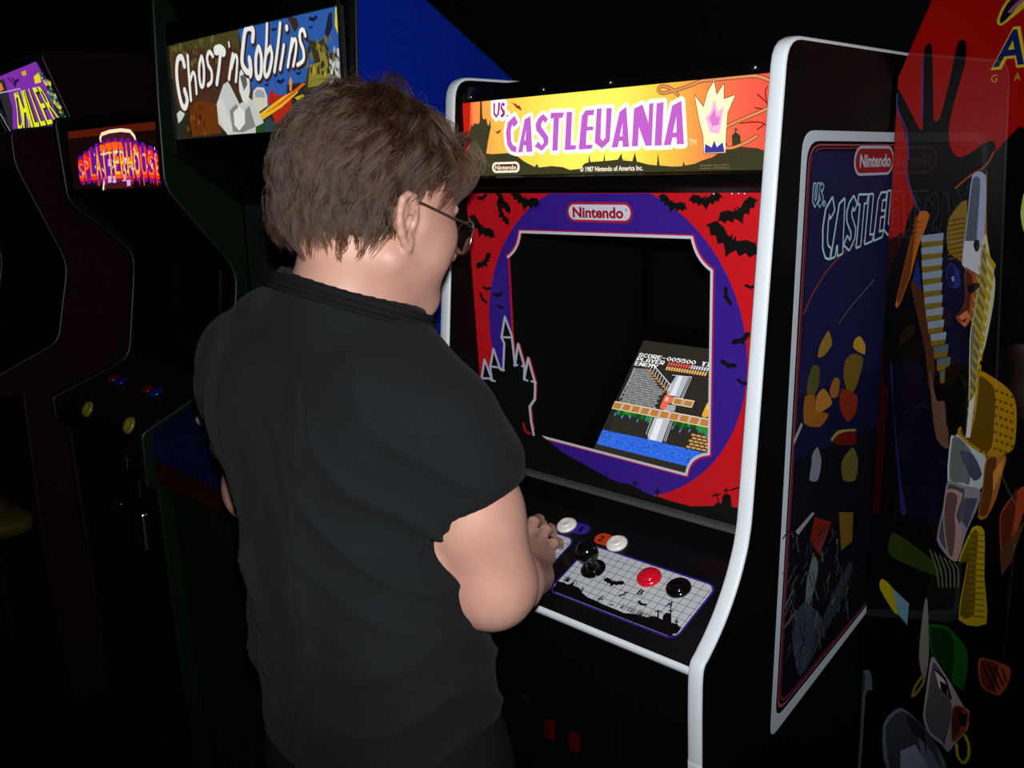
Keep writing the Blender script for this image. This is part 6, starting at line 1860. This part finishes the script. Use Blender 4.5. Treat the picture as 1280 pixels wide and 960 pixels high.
# ---- trousers and shoes (below the frame, built for the view from the side)
ax = (np.arange(-0.22, 0.30, 0.008), np.arange(-0.46, -0.10, 0.008), np.arange(0.05, 0.94, 0.008))
P_ = Field(ax)
P_.join(torso_fn, (-0.2, -0.46, 0.80), (0.30, -0.1, 0.94))
for s_ in (-1, 1):
    hip = np.array((0.05, -0.285, 0.84)) + BR * 0.075 * s_; kn = np.array((0.045, -0.268, 0.47)) + BR * 0.095 * s_; an = np.array((0.04, -0.30, 0.09)) + BR * 0.105 * s_
    P_.chain([hip, kn, an], [0.098, 0.078, 0.070], 0.03, inner=0.03)
sl, X, Y, Z = P_.sub((-1, -1, -1), (2, 2, 2))
P_.F += (0.004 * np.sin(40 * Z + 9 * X) * np.exp(-((Z - 0.45) / 0.1) ** 2) + 0.006).astype(np.float32)
P_.join(lambda X, Y, Z: -(Z - 0.925) + 0 * X + 0 * Y, (-1, -1, 0.9), (1, 1, 1), 0, 'cut')
V2, Q2 = surface_nets(P_); V2 = relax(V2, Q2, 2, 0.5)
mesh_from('trousers', V2, Q2, pmat('black_twill', (0.0045, 0.0055, 0.006), 0.9, 0.1, grain=0.2, grain_scale=700, bump=0.2), person, 'black trousers')
for s_ in (-1, 1):
    o_ = np.array((0.04, -0.30, 0)) + BR * 0.105 * s_
    ax = (np.arange(o_[0] - 0.12, o_[0] + 0.12, 0.007), np.arange(o_[1] - 0.13, o_[1] + 0.24, 0.007), np.arange(0.0, 0.16, 0.007))
    ax = tuple(a - 0.0001 for a in ax)
    S5 = Field(ax)
    S5.cone(o_ + (0, -0.05, 0.042), o_ + BF * 0.15 + (0, 0, 0.036), 0.040, 0.036, 0.0)
    S5.cone(o_ + (0, -0.02, 0.055), o_ + (0, 0, 0.11), 0.045, 0.043, 0.03)
    S5.join(lambda X, Y, Z: Z - 0.004 + 0 * X + 0 * Y, (-1, -1, -0.1), (1, 1, 0.02), 0, 'cut')
    V3, Q3 = surface_nets(S5); V3 = relax(V3, Q3, 1, 0.4); V3[:, 2] = np.maximum(V3[:, 2], 0.0)
    mesh_from('shoe', V3, Q3, pmat('black_leather', (0.005, 0.005, 0.005), 0.4, 0.5, grain=0.2, grain_scale=200, bump=0.1), person)

# ---- glasses: thin metal frame
gl = pmat('brown_metal_frame', (0.10, 0.055, 0.04), 0.3, 0.5, metal=0.6)
silver = pmat('silver_rim_metal', (0.55, 0.54, 0.52), 0.2, 0.5, metal=1.0)
bm = bmesh.new()
def lens_ring(s_):
    out = []
    for i in range(28):
        a = 2 * math.pi * i / 28
        cx_, cz_ = math.cos(a), math.sin(a)
        x = 0.034 * s_ + 0.0275 * (abs(cx_) ** 0.8) * (1 if cx_ > 0 else -1); z = -0.004 + 0.0215 * (abs(cz_) ** 0.85) * (1 if cz_ > 0 else -1) - 0.002 * abs(cx_)
        y = 0.119 - 0.18 * x * x * 16 * 0.2 - 0.012 * (abs(x) / 0.06) ** 2 + 0.06 * (z + 0.004)
        out.append(Vector(hd(x, y, z)))
    return out
for s_ in (-1, 1): tube(bm, lens_ring(s_), 0.0011, 8, True)
tube(bm, [hd(-0.0085, 0.1175, 0.004), hd(-0.004, 0.1205, 0.008), hd(0.004, 0.1205, 0.008), hd(0.0085, 0.1175, 0.004)], 0.0011)
specs = put('glasses', bm, silver, person, True, 'thin metal-framed glasses')
for s_ in (-1, 1):
    bm = bmesh.new()
    tube(bm, [hd(0.0600 * s_, 0.102, 0.004), hd(0.0690 * s_, 0.099, 0.006), hd(0.0735 * s_, 0.090, 0.008)], 0.0017)
    put('hinge', bm, silver, specs, True)
    bm = bmesh.new()
    tube(bm, [hd(0.0735 * s_, 0.090, 0.008), hd(0.0775 * s_, 0.05, 0.0135), hd(0.0800 * s_, 0.012, 0.019), hd(0.0795 * s_, -0.012, 0.0195), hd(0.0775 * s_, -0.030, 0.012), hd(0.0755 * s_, -0.042, -0.002)], [0.0016, 0.0017, 0.0018, 0.0021, 0.0021, 0.0016])
    put('temple_arm', bm, gl, specs, True, 'dark brown temple arm')
    bm = bmesh.new()
    vv = [bm.verts.new(q) for q in lens_ring(s_)]
    bm.faces.new(vv)
    gmat = pmat('clear_lens', (0.95, 0.97, 0.97), 0.02, 0.5, trans=1.0)
    gmat.node_tree.nodes['Principled BSDF'].inputs['IOR'].default_value = 1.08
    put('lens', bm, gmat, specs)

# ---- hair: an undercoat cap and about fifteen thousand strands in locks
ax = (np.arange(HEAD[0] - 0.13, HEAD[0] + 0.13, 0.0036), np.arange(HEAD[1] - 0.15, HEAD[1] + 0.14, 0.0036), np.arange(HEAD[2] - 0.12, HEAD[2] + 0.19, 0.0036))
Hf = Field(ax)
Hf.ball(hd(0, -0.020, 0.040), (0.083, 0.106, 0.097), HAX, 0)
Hf.ball(hd(0, -0.050, -0.010), (0.073, 0.066, 0.072), HAX, 0.03)
Hf.ball(hd(0, 0.020, 0.085), (0.066, 0.072, 0.055), HAX, 0.03)
def local(X, Y, Z):
    p = (X - HEAD[0], Y - HEAD[1], Z - HEAD[2])
    return [p[0] * HAX[i, 0] + p[1] * HAX[i, 1] + p[2] * HAX[i, 2] for i in range(3)]
def hairline(x, y, z):
    """Signed height above the hairline: positive where hair grows."""
    ax_ = np.abs(x)
    back = z + 0.032                                    # nape
    side = z - 0.036 - 0.02 * np.clip((y - 0.0) / 0.05, -1, 1)      # above and in front of the ear
    front = z - (0.072 + 0.35 * np.clip(y - 0.075, 0, 1)) - 0.0 * ax_
    t1 = np.clip((y + 0.030) / 0.026, 0, 1); t2 = np.clip((y - 0.052) / 0.025, 0, 1)
    h = back * (1 - t1) + side * t1
    return h * (1 - t2) + front * t2
def not_hair(X, Y, Z):
    x, y, z = local(X, Y, Z)
    return hairline(x, y, z)
Hf.join(not_hair, HEAD - 0.3, HEAD + 0.3, 0.012, 'cut')
Vh, Qh = surface_nets(Hf); Vh = relax(Vh, Qh, 3, 0.5)
hair_mat = bpy.data.materials.new('brown_hair'); hair_mat.use_nodes = True
nt = hair_mat.node_tree; nt.nodes.remove(nt.nodes['Principled BSDF'])
hb = nt.nodes.new('ShaderNodeBsdfHairPrincipled'); hb.parametrization = 'COLOR'
hb.inputs['Color'].default_value = (0.105, 0.062, 0.040, 1); hb.inputs['Roughness'].default_value = 0.36; hb.inputs['IOR'].default_value = 1.42; hb.inputs['Radial Roughness'].default_value = 0.5
hi = nt.nodes.new('ShaderNodeHairInfo'); rp = nt.nodes.new('ShaderNodeValToRGB')
rp.color_ramp.elements[0].color = (0.0070, 0.0032, 0.0019, 1); rp.color_ramp.elements[1].color = (0.082, 0.040, 0.0215, 1)
nt.links.new(hi.outputs['Random'], rp.inputs[0]); nt.links.new(rp.outputs[0], hb.inputs['Color'])
nt.links.new(hb.outputs[0], nt.nodes['Material Output'].inputs[0])
cap_mat = pmat('hair_undercoat', (0.010, 0.006, 0.004), 0.7, 0.2, grain=0.5, grain_scale=260, bump=0.5)
cap = mesh_from('hair', Vh, Qh, cap_mat, person, 'short wavy brown hair')

rs = np.random.RandomState(21)
def cap_normal(p):
    """Gradient of the hair volume used to keep strands outside the head (local coordinates)."""
    q = (p - np.array((0, -0.020, 0.040))) / np.array((0.083, 0.106, 0.097))
    d1 = np.sqrt((q ** 2).sum(-1)) - 1
    g1 = q / np.array((0.083, 0.106, 0.097))
    q2 = (p - np.array((0, -0.050, -0.010))) / np.array((0.073, 0.066, 0.072))
    d2 = np.sqrt((q2 ** 2).sum(-1)) - 1
    g2 = q2 / np.array((0.073, 0.066, 0.072))
    w = (d2 * 0.07 < d1 * 0.095)[..., None]
    g = np.where(w, g2, g1)
    return np.where(w[..., 0], d2 * 0.068, d1 * 0.095), g / np.maximum(np.linalg.norm(g, axis=-1, keepdims=True), 1e-9)
N_LOCK, PER, K = 520, 34, 10
dirs = rs.normal(size=(9000, 3)); dirs /= np.linalg.norm(dirs, axis=1, keepdims=True)
roots = np.array((0, -0.020, 0.040)) + dirs * np.array((0.081, 0.104, 0.095))
low = np.array((0, -0.050, -0.010)) + dirs * np.array((0.072, 0.065, 0.071))
roots = np.where((roots[:, 2] < -0.005)[:, None], low, roots)
hl = hairline(roots[:, 0], roots[:, 1], roots[:, 2])
roots = roots[hl > 0.002][:N_LOCK]
crown = np.array((0.012, -0.045, 0.135))
def comb(p):
    """Direction the hair is combed at a point of the scalp."""
    d, n = cap_normal(p)
    away = p - crown; away[:, 2] *= 0.6
    t = np.clip((p[:, 1] + 0.005) / 0.05, 0, 1)[:, None]; top = np.clip((p[:, 2] - 0.055) / 0.05, 0, 1)[:, None]
    fwd = np.array((0.45, 0.9, 0.05))
    down = np.array((0.0, -0.45, -1.0))
    f = unit_rows(away) * 0.6 + down * (1 - top) * 0.9 + fwd * t * top * 1.6
    f += 0.55 * np.stack([np.sin(31 * p[:, 1] + 17 * p[:, 2]), np.sin(27 * p[:, 2] + 19 * p[:, 0] + 1), np.sin(23 * p[:, 0] - 29 * p[:, 1] + 2)], 1)
    f = f - n * (f * n).sum(1, keepdims=True)
    return unit_rows(f), n
def unit_rows(a): return a / np.maximum(np.linalg.norm(a, axis=1, keepdims=True), 1e-9)
n0 = len(roots)
length = rs.uniform(0.055, 0.085, n0) * np.where(roots[:, 2] < 0.0, np.clip(0.30 + (roots[:, 2] + 0.032) * 8, 0.30, 0.6), 1.0)
sideburn = (np.abs(roots[:, 0]) > 0.052) & (roots[:, 1] > -0.02) & (roots[:, 2] < 0.072 + 0.25 * np.clip(roots[:, 1], 0, 0.1))
length = np.where(sideburn, length * 0.34, length)
quiff = (roots[:, 1] > 0.035) & (roots[:, 2] > 0.06)
length = np.where(quiff, length * 1.2, length)
lift = np.where(quiff, 1.15, np.where(roots[:, 2] > 0.08, np.where(roots[:, 1] > -0.03, 0.75, 0.35), 0.12)) * rs.uniform(0.7, 1.25, n0)
lift = np.where(sideburn, 0.10, lift)
P = roots.copy(); guide = [P.copy()]
jit = rs.normal(size=(n0, 3)) * 0.17
ph = rs.uniform(0, 6.28, n0)
for k in range(1, K):
    f, n = comb(P)
    t = k / (K - 1)
    wave = np.stack([np.cos(ph + 6 * t), np.sin(ph * 1.7 + 5 * t), np.cos(ph * 2.3 + 7 * t)], 1) * 0.42
    stp = unit_rows(f + n * (lift * (1 - 1.25 * t))[:, None] + jit + wave + np.array((0, -0.05, -0.40)) * t) * (length / (K - 1))[:, None]
    P = P + stp
    d, n = cap_normal(P)
    P = P + n * np.maximum(0.0025 - d, 0)[:, None]
    zt = np.clip((P[:, 2] - 0.04) / 0.06, 0, 1) * np.clip((P[:, 1] + 0.10) / 0.10, 0, 1)
    P = P - n * (np.maximum(d - (0.008 + 0.050 * zt), 0) * 0.8)[:, None]
    guide.append(P.copy())
guide = np.stack(guide, 1)
off = rs.normal(size=(n0, PER, 3)) * 0.0060
tt = np.linspace(0, 1, K)
pinch = (1 - 0.80 * tt ** 0.8)
kink = rs.normal(size=(n0, PER, 1, 3)) * 0.0013 * (tt[None, None, :, None] ** 1.5)
lenv = rs.uniform(0.78, 1.06, (n0, PER, 1, 1))
rel = (guide - guide[:, :1])[:, None] * lenv
strands = guide[:, None, :1] + rel + off[:, :, None] * pinch[None, None, :, None] + kink
strands = strands.reshape(-1, K, 3)
d, n = cap_normal(strands.reshape(-1, 3))
sp_ = strands.reshape(-1, 3) + n * np.maximum(0.0004 - d, 0)[:, None]
strands = (sp_ @ HR.T + HEAD).reshape(-1, K, 3)
hc = bpy.data.hair_curves.new('hair_strands')
hc.add_curves([K] * len(strands))
hc.position_data.foreach_set('vector', strands.astype(np.float32).ravel())
ra = hc.attributes.new('radius', 'FLOAT', 'POINT')
ra.data.foreach_set('value', np.tile(np.linspace(0.00036, 0.00014, K), len(strands)).astype(np.float32))
hc.materials.append(hair_mat)
ho = bpy.data.objects.new('hair_strands', hc); COL.objects.link(ho)
ho.parent = cap; ho.matrix_parent_inverse = world_of(cap).inverted()
ho['kind'] = 'stuff'
